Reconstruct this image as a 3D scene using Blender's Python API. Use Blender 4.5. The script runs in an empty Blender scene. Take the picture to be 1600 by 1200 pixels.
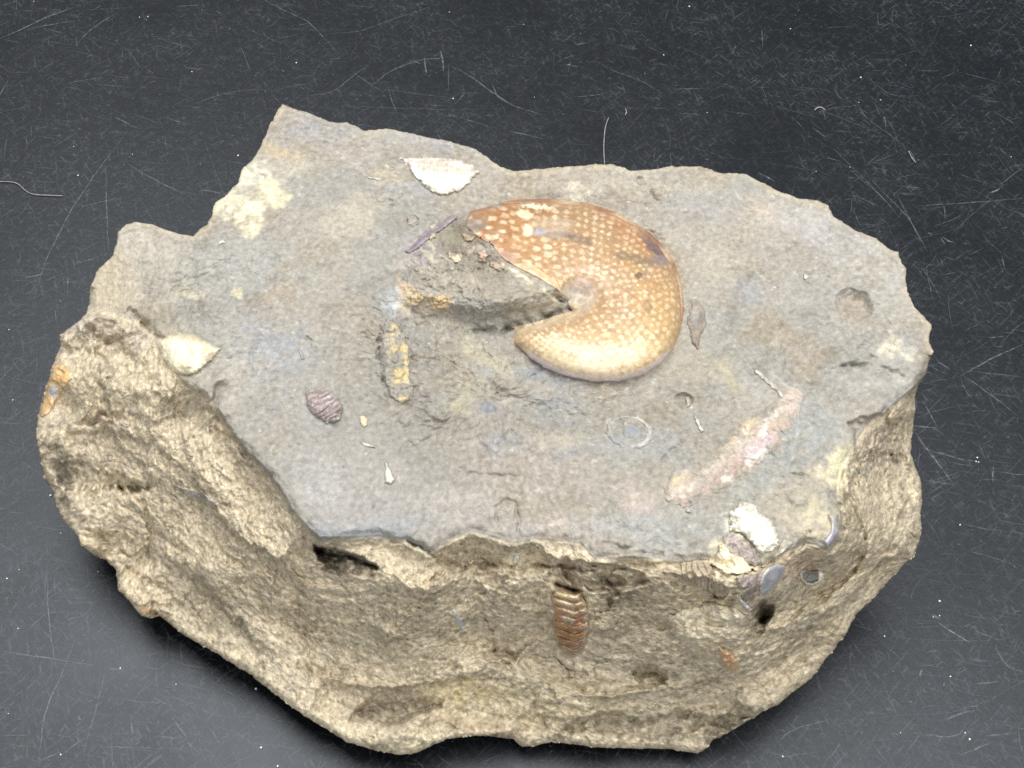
import bpy, math, random
import numpy as np

random.seed(7)
rng = np.random.default_rng(7)
C = bpy.context.scene.collection
F4 = np.float32

# ------------------------------------------------------------------ camera
EL = math.radians(56.0)
DIST = 0.272
FPX = 1600 * 50.0 / 36.0
TGT = np.array([0.0, 0.0, 0.030])
FWD = np.array([0.0, math.cos(EL), -math.sin(EL)])
RGT = np.array([1.0, 0.0, 0.0])
UPV = np.array([0.0, math.sin(EL), math.cos(EL)])
CAM = TGT - FWD * DIST
cd = bpy.data.cameras.new("camera")
cam = bpy.data.objects.new("camera", cd)
C.objects.link(cam)
cam.location = CAM.tolist()
cam.rotation_euler = (math.pi / 2 - EL, 0, 0)
cd.lens = 50
cd.sensor_width = 36
cd.clip_start = 0.005
cd.clip_end = 50
bpy.context.scene.camera = cam

# ------------------------------------------------------------------ light
sc = bpy.context.scene
w = bpy.data.worlds.new("World")
sc.world = w
w.use_nodes = True
bg = w.node_tree.nodes["Background"]
bg.inputs[0].default_value = (0.84, 0.91, 1.0, 1)
bg.inputs[1].default_value = 0.19


def area(name, loc, target, sx, sy, power, col):
    ld = bpy.data.lights.new(name, 'AREA')
    ld.shape = 'RECTANGLE'
    ld.size = sx
    ld.size_y = sy
    ld.energy = power
    ld.color = col
    o = bpy.data.objects.new(name, ld)
    C.objects.link(o)
    o.location = loc
    from mathutils import Vector
    d = Vector(target) - Vector(loc)
    o.rotation_euler = d.to_track_quat('-Z', 'Y').to_euler()
    return o


area("overhead_window_light", (0.06, 0.13, 0.92), (0, 0.05, 0), 1.4, 0.56, 19.0, (1.0, 0.985, 0.96))
area("front_fill_light", (-0.25, -1.15, 0.75), (0, 0, 0.03), 0.9, 0.6, 9.0, (1.0, 0.985, 0.95))  # added fill that brightens the rock's front sides, not a real window
sc.view_settings.view_transform = 'Standard'
sc.view_settings.look = 'None'
sc.view_settings.exposure = 0.0
sc.view_settings.gamma = 1.0
sc.cycles.use_denoising = False


# ------------------------------------------------------------------ maths helpers
def ray(u, v):
    x = ((u - 800.0) / FPX)[..., None]
    y = ((600.0 - v) / FPX)[..., None]
    return FWD + x * RGT + y * UPV


def onz(u, v, z):
    """the point at height z seen in direction (u, v)"""
    r = ray(u, v)
    t = (z - CAM[2]) / r[..., 2]
    return CAM + r * t[..., None]


_perm = np.random.default_rng(3).permutation(256).astype(np.int32)
_perm = np.concatenate([_perm, _perm, _perm])
_g = np.random.default_rng(4).normal(size=(256, 3))
_g = (_g / np.linalg.norm(_g, axis=1)[:, None]).astype(F4)


def perlin(p, s=1.0, seed=0, an=(1, 1, 1)):
    x = p[:, 0] * (s * an[0]) + seed * 17.13
    y = p[:, 1] * (s * an[1]) - seed * 9.71
    z = p[:, 2] * (s * an[2]) + seed * 5.37
    xi = np.floor(x).astype(np.int32); yi = np.floor(y).astype(np.int32); zi = np.floor(z).astype(np.int32)
    fx = (x - xi).astype(F4); fy = (y - yi).astype(F4); fz = (z - zi).astype(F4)
    ux = fx * fx * fx * (fx * (fx * 6 - 15) + 10)
    uy = fy * fy * fy * (fy * (fy * 6 - 15) + 10)
    uz = fz * fz * fz * (fz * (fz * 6 - 15) + 10)
    xi &= 255; yi &= 255; zi &= 255
    r = []
    for dx in (0, 1):
        a = _perm[xi + dx]
        for dy in (0, 1):
            b = _perm[(a + yi + dy)]
            for dz in (0, 1):
                g = _g[_perm[b + zi + dz]]
                r.append(g[:, 0] * (fx - dx) + g[:, 1] * (fy - dy) + g[:, 2] * (fz - dz))
    x00 = r[0] + uz * (r[1] - r[0]); x01 = r[2] + uz * (r[3] - r[2])
    x10 = r[4] + uz * (r[5] - r[4]); x11 = r[6] + uz * (r[7] - r[6])
    y0 = x00 + uy * (x01 - x00); y1 = x10 + uy * (x11 - x10)
    return (y0 + ux * (y1 - y0)) * 1.7


def fbm(p, s, n=3, seed=0, an=(1, 1, 1), gain=0.5):
    o = 0; a = 1.0; t = 0
    for i in range(n):
        o = o + a * perlin(p, s * 2.07 ** i, seed + i * 3, an)
        t += a; a *= gain
    return o / t


def chips(p, s, seed, an=(1, 1, 1), tilt=1.0):
    """tilted facets: every cell of a jittered lattice is a small plane of its own"""
    q = np.stack([p[:, 0] * s * an[0], p[:, 1] * s * an[1], p[:, 2] * s * an[2]], 1).astype(F4)
    qi = np.floor(q).astype(np.int32)
    best = np.full(len(q), 9e9, F4)
    sec = np.full(len(q), 9e9, F4)
    val = np.zeros(len(q), F4)
    for dx in (-1, 0, 1):
        for dy in (-1, 0, 1):
            for dz in (-1, 0, 1):
                ci = qi + np.array([dx, dy, dz], np.int32)
                h = _perm[_perm[_perm[(ci[:, 0] + seed) & 255] + (ci[:, 1] & 255)] + (ci[:, 2] & 255)]
                j = _g[h] * 0.45 + 0.5
                d = q - (ci + j)
                dd = (d * d).sum(1)
                g2 = _g[(h + 91) & 255]
                vv = (d * g2).sum(1) * tilt + g2[:, 0] * 0.12
                m = dd < best
                sec = np.where(m, best, np.minimum(sec, dd))
                best = np.where(m, dd, best)
                val = np.where(m, vv, val)
    return val * ss(-.01, .11, np.sqrt(sec) - np.sqrt(best))


def ss(a, b, x):
    t = np.clip((x - a) / (b - a), 0, 1)
    return t * t * (3 - 2 * t)


def segdist(u, v, pts, closed=False):
    pts = np.asarray(pts, float)
    n = len(pts)
    best = np.full(u.shape, 1e9, F4)
    u = u.astype(F4); v = v.astype(F4)
    for i in range(n if closed else n - 1):
        ax, ay = pts[i]; bx, by = pts[(i + 1) % n]
        dx, dy = bx - ax, by - ay
        L = dx * dx + dy * dy + 1e-9
        t = np.clip(((u - F4(ax)) * F4(dx) + (v - F4(ay)) * F4(dy)) / F4(L), 0, 1)
        ex = u - F4(ax) - t * F4(dx); ey = v - F4(ay) - t * F4(dy)
        np.minimum(best, ex * ex + ey * ey, out=best)
    return np.sqrt(best)


def inside(u, v, pts):
    pts = np.asarray(pts, float)
    c = np.zeros(u.shape, bool)
    n = len(pts)
    for i in range(n):
        ax, ay = pts[i]; bx, by = pts[i - 1]
        if ay == by:
            continue
        m = ((ay > v) != (by > v)) & (u < (bx - ax) * (v - ay) / (by - ay) + ax)
        c ^= m
    return c


def sdist(u, v, pts):
    d = segdist(u, v, pts, True)
    return np.where(inside(u, v, pts), d, -d)


def ell(u, v, cx, cy, a, b, rot=0):
    r = math.radians(rot)
    x = (u - cx) * math.cos(r) + (v - cy) * math.sin(r)
    y = -(u - cx) * math.sin(r) + (v - cy) * math.cos(r)
    return np.sqrt((x / a) ** 2 + (y / b) ** 2)


def local(fn, u, v, box):
    """evaluate fn only inside box, 0 elsewhere"""
    m = (u > box[0]) & (u < box[2]) & (v > box[1]) & (v < box[3])
    o = np.zeros(u.shape, F4)
    if m.any():
        o[m] = fn(u[m], v[m])
    return o


# ------------------------------------------------------------------ outlines of the stone, measured on the photograph
SIL = [(139,475),(141,447),(150,425),(175,400),(182,381),(184,362),(200,350),(212,347),(237,350),(259,359),(281,366),(301,369),(312,358),(323,351),(331,337),(336,316),(353,306),(372,284),(377,266),(394,250),(409,225),(416,206),(433,175),(441,162),
(466,172),(487,178),(519,192),(531,191),(542,191),(556,197),(569,205),(581,202),(609,201),(637,207),(675,216),(706,222),(737,230),(759,244),(781,259),(800,267),(865,262),(925,257),(955,256),(975,262),(985,267),(1015,265),(1050,260),(1095,259),(1125,270),(1165,272),(1194,286),
(1219,300),(1250,310),(1278,313),(1294,322),(1303,338),(1337,360),(1369,372),(1387,388),(1403,394),(1409,411),(1417,419),(1414,433),(1417,455),(1431,480),(1447,499),(1456,507),(1452,530),(1458,549),(1453,564),(1447,584),(1436,600),
(1430,622),(1431,641),(1427,666),(1423,709),(1431,731),(1439,750),(1441,769),(1439,800),(1440,831),(1434,853),(1428,867),(1394,903),(1366,934),(1337,962),(1325,987),(1300,1019),(1266,1062),(1237,1084),(1216,1102),(1191,1111),(1172,1125),(1141,1144),(1116,1156),(1103,1170),(1090,1178),
(1050,1171),(990,1170),(930,1168),(900,1164),(862,1159),(831,1167),(816,1167),(803,1156),(769,1151),(728,1150),(697,1156),(675,1165),(650,1177),(625,1180),(584,1172),(540,1159),(512,1140),(475,1119),(437,1090),(400,1062),(394,1055),(375,1045),(353,1031),(341,1022),
(290,995),(259,970),(243,958),(236,966),(219,962),(200,937),(184,922),(181,891),(166,875),(150,870),(125,850),(120,837),(97,812),(86,787),(83,769),(69,747),(62,709),(56,684),(58,650),(67,625),(75,597),(83,569),(94,541),(94,523),(119,505),(134,491)]
EDGE = [(136,478),(170,486),(210,497),(240,517),(258,560),(296,592),(326,612),(350,650),(372,684),(400,714),(440,760),(458,795),(484,824),(500,838),(540,838),(590,835),(630,840),(668,862),(700,846),(735,828),(775,838),(800,848),(835,840),(870,843),(908,846),(930,872),(990,868),(1060,877),(1112,872),(1150,892),(1196,880),(1230,858),(1262,846),(1292,856),(1308,838),(1311,800),(1302,770),(1312,722),(1350,668),(1392,632),(1425,606),(1447,584)]
i1 = SIL.index((1447, 584)); 
TOPP = EDGE + [(760 + (a - 760) * 1.06, 560 + (b - 560) * 1.06) for a, b in reversed(SIL[:i1])]
ZS = [(139,475,.044),(94,530,.036),(58,660,.027),(86,787,.018),(181,891,.013),(290,995,.011),(437,1090,.010),(620,1178,.008),(830,1167,.008),(1090,1178,.006),(1237,1084,.012),(1366,934,.020),(1437,840,.027),(1441,769,.032),(1427,690,.038),(1431,620,.045),(1452,560,.050)]

AMM = [(610,470),(612,430),(625,405),(650,375),(685,350),(735,330),(785,317),(830,313),(870,314),(920,321),(965,335),(1000,355),(1030,380),(1052,412),(1064,445),(1068,480),(1064,515),(1052,545),(1030,570),(1000,587),(965,596),(925,596),(885,588),(850,573),(825,556),(805,536),(795,515),(760,517),(700,500),(650,492)]
SHELL = [(735,331),(785,317),(830,313),(870,314),(920,321),(965,335),(1000,355),(1030,380),(1052,412),(1064,445),(1068,480),(1064,515),(1052,545),(1030,570),(1000,587),(965,596),(925,596),(885,588),(850,573),(825,556),(805,536),(794,515),(815,509),(845,501),(875,491),(893,486),(886,470),(868,456),(852,446),(836,436),(812,424),(790,412),(778,402),(766,386),(745,374),(728,356)]

GROOVES = [  # polyline, half width px, depth m
    ([(1318,573),(1345,570),(1380,577),(1412,588)], 5, .0012),
    ([(90,768),(150,765),(190,762),(235,760)], 5, .0022),
    ([(165,762),(200,764)], 7, .0018),
    ([(118,665),(140,655),(160,648),(215,655)], 5, .0015),
    ([(590,840),(640,848),(680,862)], 4, .0016),
    ([(690,858),(730,862),(770,880),(800,893)], 4, .0012),
    ([(870,915),(905,922),(912,935)], 4, .002),
    ([(938,905),(943,940),(940,952)], 3, .0016),
    ([(930,880),(960,925)], 4, .0012),
    ([(762,965),(776,990),(774,1012)], 4, .0016),
    ([(665,930),(676,945)], 4, .0014),
    ([(778,815),(778,795),(796,780),(810,790),(812,830)], 3, .0005),
    ([(795,640),(770,590),(800,600),(792,615)], 2, .0006),
    ([(735,520),(770,560),(810,585),(813,605),(795,612),(780,603)], 2.5, .0006),
    ([(640,632),(690,660)], 3.5, .0008),
    ([(597,505),(592,560),(606,620)], 3, .0010),
    ([(484,525),(492,545)], 3, .0006),
    ([(1100,600),(1135,630)], 2.5, .0006),
    ([(1036,720),(1062,690)], 4, .0008),
    ([(1240,742),(1262,747)], 2.5, .0008),
    ([(350,600),(330,640),(380,700),(420,745)], 7, .0018),
    ([(1000,282),(1020,298),(1030,318)], 3.5, .0008),
    ([(208,490),(232,515),(255,528)], 6, .0018),
    ([(130,510),(160,560),(168,590)], 3, .0010),
    ([(165,875),(210,895),(250,915)], 4, .0012),
    ([(330,860),(470,905),(520,930)], 5, .0006),
    ([(720,735),(770,742),(810,745)], 3, .0006),
    ([(1050,935),(1110,940),(1150,943)], 3, .0012),
    ([(1120,925),(1165,938)], 4, .0014),
    ([(1110,885),(1118,930)], 2.5, .0014),
    ([(655,1025),(700,1035),(720,1045)], 3, .0008),
    ([(1265,830),(1240,865),(1205,880)], 4, .0012),
    ([(945,850),(1000,862),(1060,868)], 3, .0007),
    ([(1310,790),(1318,830),(1300,860)], 3.5, .0015),
    ([(1180,1090),(1215,1060),(1260,1030)], 4, .0010),
    ([(1340,735),(1352,760)], 3, .0008),
    ([(1330,870),(1400,860),(1425,850)], 4, .0010),
    ([(785,516),(840,501),(880,488),(893,484)], 6, .0015),
    ([(745,517),(790,512)], 6, .0014),
    ([(868,452),(893,488)], 2.5, .0010),
]
PITS = [  # cx, cy, a, b, rot, depth, power
    (1335,475,33,24,20,.0030,1.0),
    (1193,957,17,19,20,.0095,2.2),
    (1184,982,12,18,25,.003,2),
    (645,345,9,10,0,.0012,1.5),
    (1068,624,16,11,0,.0012,2),
    (145,660,14,6,-20,.003,1.5),
    (950,905,30,12,15,.0030,1.6),
    (895,923,16,6,10,.003,1.5),
    (170,520,32,20,30,.0015,2),
    (1300,900,60,30,-30,.0020,2),
    (750,875,40,16,15,.0018,2),
    (1020,885,70,9,2,.0012,2),
]
FACETS = [

    ([(542,1128),(572,1088),(612,1066),(652,1070),(700,1096),(672,1120),(612,1132)], .0002, .0064),
    ([(865,1141),(905,1122),(955,1110),(1005,1128),(1055,1108),(1110,1118),(1172,1118),(1150,1138),(1090,1150),(1000,1151),(930,1145)], .0042, .0020),
    ([(488,850),(515,852),(560,866),(592,886),(584,904),(545,902),(505,888)], .0095, .0015),
    ([(984,1045),(1000,1040),(1025,1042),(1044,1056),(1046,1070),(1030,1078),(1005,1078),(988,1064)], .0058, .0),
    ([(640,850),(690,866),(745,884),(800,898),(780,912),(735,905),(690,884)], .0026, .0010),
    ([(60,708),(110,705),(180,735),(250,765),(200,769),(90,769)], .0006, .0046),
    ([(868,872),(930,878),(1000,893),(1022,912),(965,925),(946,955),(934,925),(905,922),(884,914)], .0024, .0034),
    ([(150,520),(205,540),(222,566),(190,572),(165,560)], .0, .0028),
    ([(1040,890),(1100,900),(1140,922),(1135,938),(1090,938),(1045,915)], .0022, .0012),
    ([(1255,905),(1300,905),(1330,925),(1290,950),(1240,945)], .0, .0020),
    ([(700,1040),(760,1052),(820,1050),(790,1062),(730,1066)], .0, .0014),
    ([(560,1010),(600,1005),(650,1040),(640,1064),(590,1060)], .0016, .0004),
    ([(1330,660),(1390,640),(1400,690),(1375,740),(1335,720)], .0022, .0008),
]
BUMPS = [
    (620,1150,90,24,5,.0040),(330,890,70,30,8,.0022),(230,610,110,28,6,.003),(640,900,80,25,10,.0022),(1390,800,40,80,0,.0020),
    (1100,985,62,42,10,.0028),(940,1085,110,26,8,.002),(760,1060,90,24,8,.0018),(760,790,75,26,0,.0006),(520,480,90,60,10,.0005),
    (730,560,55,50,0,.0006),(200,400,70,40,10,.0008),(880,700,120,40,0,.0005),(610,470,40,40,0,.0005),(1270,960,40,60,30,.0016),(1265,775,60,40,0,.0006),
]


def base(u, v):
    """macro shape of the stone: depth t along the ray, side weight, distances"""
    dS = segdist(u, v, SIL, True)
    dE = segdist(u, v, EDGE, False)
    top = inside(u, v, TOPP)
    zt = 0.0515 - 0.009 * ss(340, 110, u) * ss(300, 480, v) + 0.002 * ss(700, 1400, u) * 0 - 0.0025 * ss(700, 880, v)
    zt = zt + 0.0012 * np.sin(u * 0.006 + 1.0) * np.cos(v * 0.008)
    num = 0; den = 0
    for (a, b, z) in ZS:
        wt = 1.0 / ((u - a) ** 2 + (v - b) ** 2 + 900.0) ** 1.5
        num = num + wt * z; den = den + wt
    zs = num / den
    r = dE / (dE + dS + 1e-6)
    g = 1 - (1 - r) ** 1.45
    g = 0.75 * g + 0.25 * ss(0, 1, r)
    z = np.where(top, zt, zt * (1 - g) + np.minimum(zs, zt) * g)
    side = np.where(top, 0.0, ss(0, 10, dE))
    rr = ray(u, v)
    t = (z - CAM[2]) / rr[..., 2]
    return t, side, dS, dE, top, rr


def amm_rock(u, v):
    """matrix that fills the broken body chamber of the ammonite"""
    d = sdist(u, v, AMM)
    # the line under which the matrix drops
    ly = 520 - (u - 740) * 0.235
    ly = np.where(u < 740, 500 + (u - 610) * 0.13, ly)
    ab = ly - v
    dome = 0.0064 * np.clip(1 - (1 - np.clip(d / 64, 0, 1)) ** 2, 0, 1) ** .62
    r = np.hypot((u - 903.0) / 1.15, (v - 464.0))
    dome = dome - .0036 * np.exp(-(r / 24) ** 2) - .0012 * np.exp(-(r / 60) ** 2)
    lf = ss(600, 770, u) * 0.62 + 0.38
    h = dome * lf * ss(-3, 42, ab)
    right = ss(890, 900, u)
    h = h * (1 - right) * np.where(u < 760, ss(0, 30, d) * .6 + .4 * ss(0, 8, d), 1)
    h = h * (1 - .10 * ss(1.5, 8, sdist(u, v, SHELL)))
    return np.where(d > 0, h, 0)


def surface(u, v, detail=1.0, colour=False, amm=True):
    u = u.astype(float); v = v.astype(float)
    t, side, dS, dE, top, rr = base(u, v)
    P0 = CAM + rr * t[:, None]
    q = (P0 * 100).astype(F4)
    d = np.zeros(u.shape, F4)           # >0 : towards the camera
    wu = perlin(q, 1.6, 21); wv = perlin(q, 1.6, 22)
    wf = perlin(q, 6.0, 23); wg = perlin(q, 6.0, 24)
    uw = u + wu * 9 + wf * 5
    vw = v + wv * 9 + wg * 5
    ul = u + wf * 3; vl = v + wg * 3
    # --- broad form of the sides
    s = side
    sf = s * ss(0, 30, dE)
    an = (0.6, 0.8, 1.1)
    d += sf * 0.0042 * fbm(q, 0.42, 2, 31, an)
    d += sf * 0.0040 * chips(q + 0.12 * np.stack([wu, wv, wf], 1), 0.62, 5, (0.6, 0.8, 1.0), 1.1)
    d += sf * 0.0018 * chips(q + 0.10 * np.stack([wf, wv, wg], 1), 1.5, 8, (0.8, 0.9, 1.0), 1.1) * ss(-.4, .3, perlin(q, .6, 39))
    d += s * detail * 0.00055 * chips(q + 0.05 * np.stack([wf, wg, wu], 1), 2.6, 11, (0.8, 0.9, 1.2), 1.1)
    gr = chips(q, 7.5, 29, (1, 1, 1), 1.0) if detail > .2 else np.zeros(u.shape, F4)
    d += detail * (.00006 + .00016 * s) * gr
    d += s * detail * 0.00075 * fbm(q, 1.5, 2, 33, (0.7, 1, 1.1)) 
    d += s * detail * 0.00042 * fbm(q, 4.5, 3, 34, (0.85, 1, 1.1), 0.75)
    d += s * detail * 0.00028 * fbm(q, 14.0, 2, 36, (0.9, 1, 1.05), 0.8)
    d += s * 0.0045 * np.exp(-(segdist(u, v, [(1160, 930), (1172, 1120)]) / 50) ** 2)
    d += sf * .0016 * (np.abs(fbm(q + .15 * np.stack([wf, wg, wu], 1), .9, 2, 38, (.8, 1, 1))) - .25)
    # --- top
    tp = 1 - s
    rough = 0.35 + 0.65 * ss(-0.2, 0.4, fbm(q, 0.5, 2, 41)) + 0.9 * ss(1.2, .5, ell(uw, vw, 740, 590, 240, 130, 10)) + .5 * ss(1.3, .6, ell(uw, vw, 1180, 620, 220, 90, -20)) + .5 * ss(1.3, .7, ell(uw, vw, 330, 480, 130, 90, 0))
    fl = fbm(q, .75, 4, 47, gain=.55) * 5
    fr = fl - np.floor(fl)
    d += tp * .00036 * rough * (1 if detail > .2 else 0) * (np.floor(fl) + ss(.15, .75, fr))
    fl = fbm(q, 1.9, 3, 48, gain=.6) * 3
    fr = fl - np.floor(fl)
    d += tp * .00012 * rough * detail * (np.floor(fl) + ss(.2, .75, fr))
    d += tp * 0.0009 * fbm(q, 0.45, 2, 42)
    d += tp * detail * rough * (0.00085 * fbm(q, 1.6, 2, 43) + 0.00042 * fbm(q, 4.5, 3, 44, gain=.65) + 0.00014 * fbm(q, 13.0, 2, 45, gain=0.7))
    d += tp * detail * rough * 0.00022 * chips(q, 2.2, 17, (1, 1, 1), 1.0)
    # --- pits, bumps, cracks
    for k, (cx, cy, a, b, rot, dep, pw) in enumerate(PITS):
        R = max(a, b) * 1.6 + 12
        d -= local(lambda x, y: dep * np.clip(1 - ell(x, y, cx, cy, a, b, rot) ** (2 * pw), 0, 1), ul if dep > .001 else u, vl, (cx - R, cy - R, cx + R, cy + R))
    for (cx, cy, a, b, rot, hh) in BUMPS:
        R = max(a, b) * 2.4
        d += local(lambda x, y: hh * np.exp(-ell(x, y, cx, cy, a, b, rot) ** 2 * 1.2), uw, vw, (cx - R, cy - R, cx + R, cy + R))
    for pl, hw, dep in GROOVES:
        xs = [p[0] for p in pl]; ys = [p[1] for p in pl]
        bx = (min(xs) - 25, min(ys) - 25, max(xs) + 25, max(ys) + 25)
        d -= local(lambda x, y: dep * np.exp(-(segdist(x, y, pl) / hw) ** 2), u + wf * 5 + wu * 3, v + wg * 5 + wv * 3, bx) * np.clip(.75 + 1.1 * wf - .4 * wg, .1, 1.4)
    for pl, t0, t1 in FACETS:
        pa = np.array(pl, float); lo = pa.min(0) - 25; hi = pa.max(0) + 25
        def ff(x, y):
            e = sdist(x, y, pl)
            k = np.clip((y - lo[1] - 25) / (hi[1] - lo[1] - 50), 0, 1)
            return (t0 + (t1 - t0) * k) * ss(-2, 6 if t0 > .002 else 17, e)
        d -= local(ff, u + wf * 8 + wu * 8, v + wg * 6 + wv * 5, (lo[0], lo[1], hi[0], hi[1]))
    hollow = np.exp(-(segdist(u, v, [(300, 640), (350, 710), (400, 770), (450, 830), (500, 880)]) / 34) ** 2)
    d -= s * .0042 * hollow
    # --- matrix of the ammonite, groove round its rim
    bx = (590, 290, 1100, 620)
    ah = local(amm_rock, u + wf * 2, v + wg * 2, bx)
    am = ss(0, .002, ah)
    if not amm:
        ah = ah * 0; am = am * 0
    d += ah + am * detail * (0.0011 * fbm(q, 1.9, 3, 51, (0.6, 1, 1), 0.6) + 0.0012 * ss(880, 740, u) * fbm(q, 4.5, 3, 52, gain=.7) + 0.0003 * chips(q, 2.3, 3, (.6, 1, 1), 1))
    d -= local(lambda x, y: 0.0007 * np.exp(-(segdist(x, y, AMM, True) / 9) ** 2) * ss(760, 820, x), u, v, bx)
    # --- the plateau edge breaks off unevenly
    ce = np.exp(-(dE / 7.0) ** 2)
    d -= ce * 0.0007 * (1 + fbm(q, 2.5, 2, 61))
    d += np.where(~top, np.exp(-((dE - 16) / 9.0) ** 2), 0) * -0.0008 * ss(-.2, .6, fbm(q, 0.8, 2, 62))
    # --- rounding towards the outline
    front = ss(560, 640, v) * 0 + np.where(top & (dE > 30), 0.0, 1.0)
    wd = np.where(front > 0.5, 13.0, 4.0)
    am_ = np.where(front > 0.5, 0.0034, 0.0008)
    x = np.clip(1 - dS / wd, 0, 1)
    d -= am_ * (1 - np.sqrt(np.clip(1 - x * x, 0, 1)))
    nrm = np.sqrt((rr ** 2).sum(1))
    P = CAM + rr * (t - d / nrm)[:, None]
    if not colour:
        return P
    return P, rock_colour(u, v, uw, vw, ul, vl, q, side, dS, dE, top, gr)


def mixc(c, col, m):
    return c * (1 - m[:, None]) + np.asarray(col, F4)[None] * m[:, None]


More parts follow.
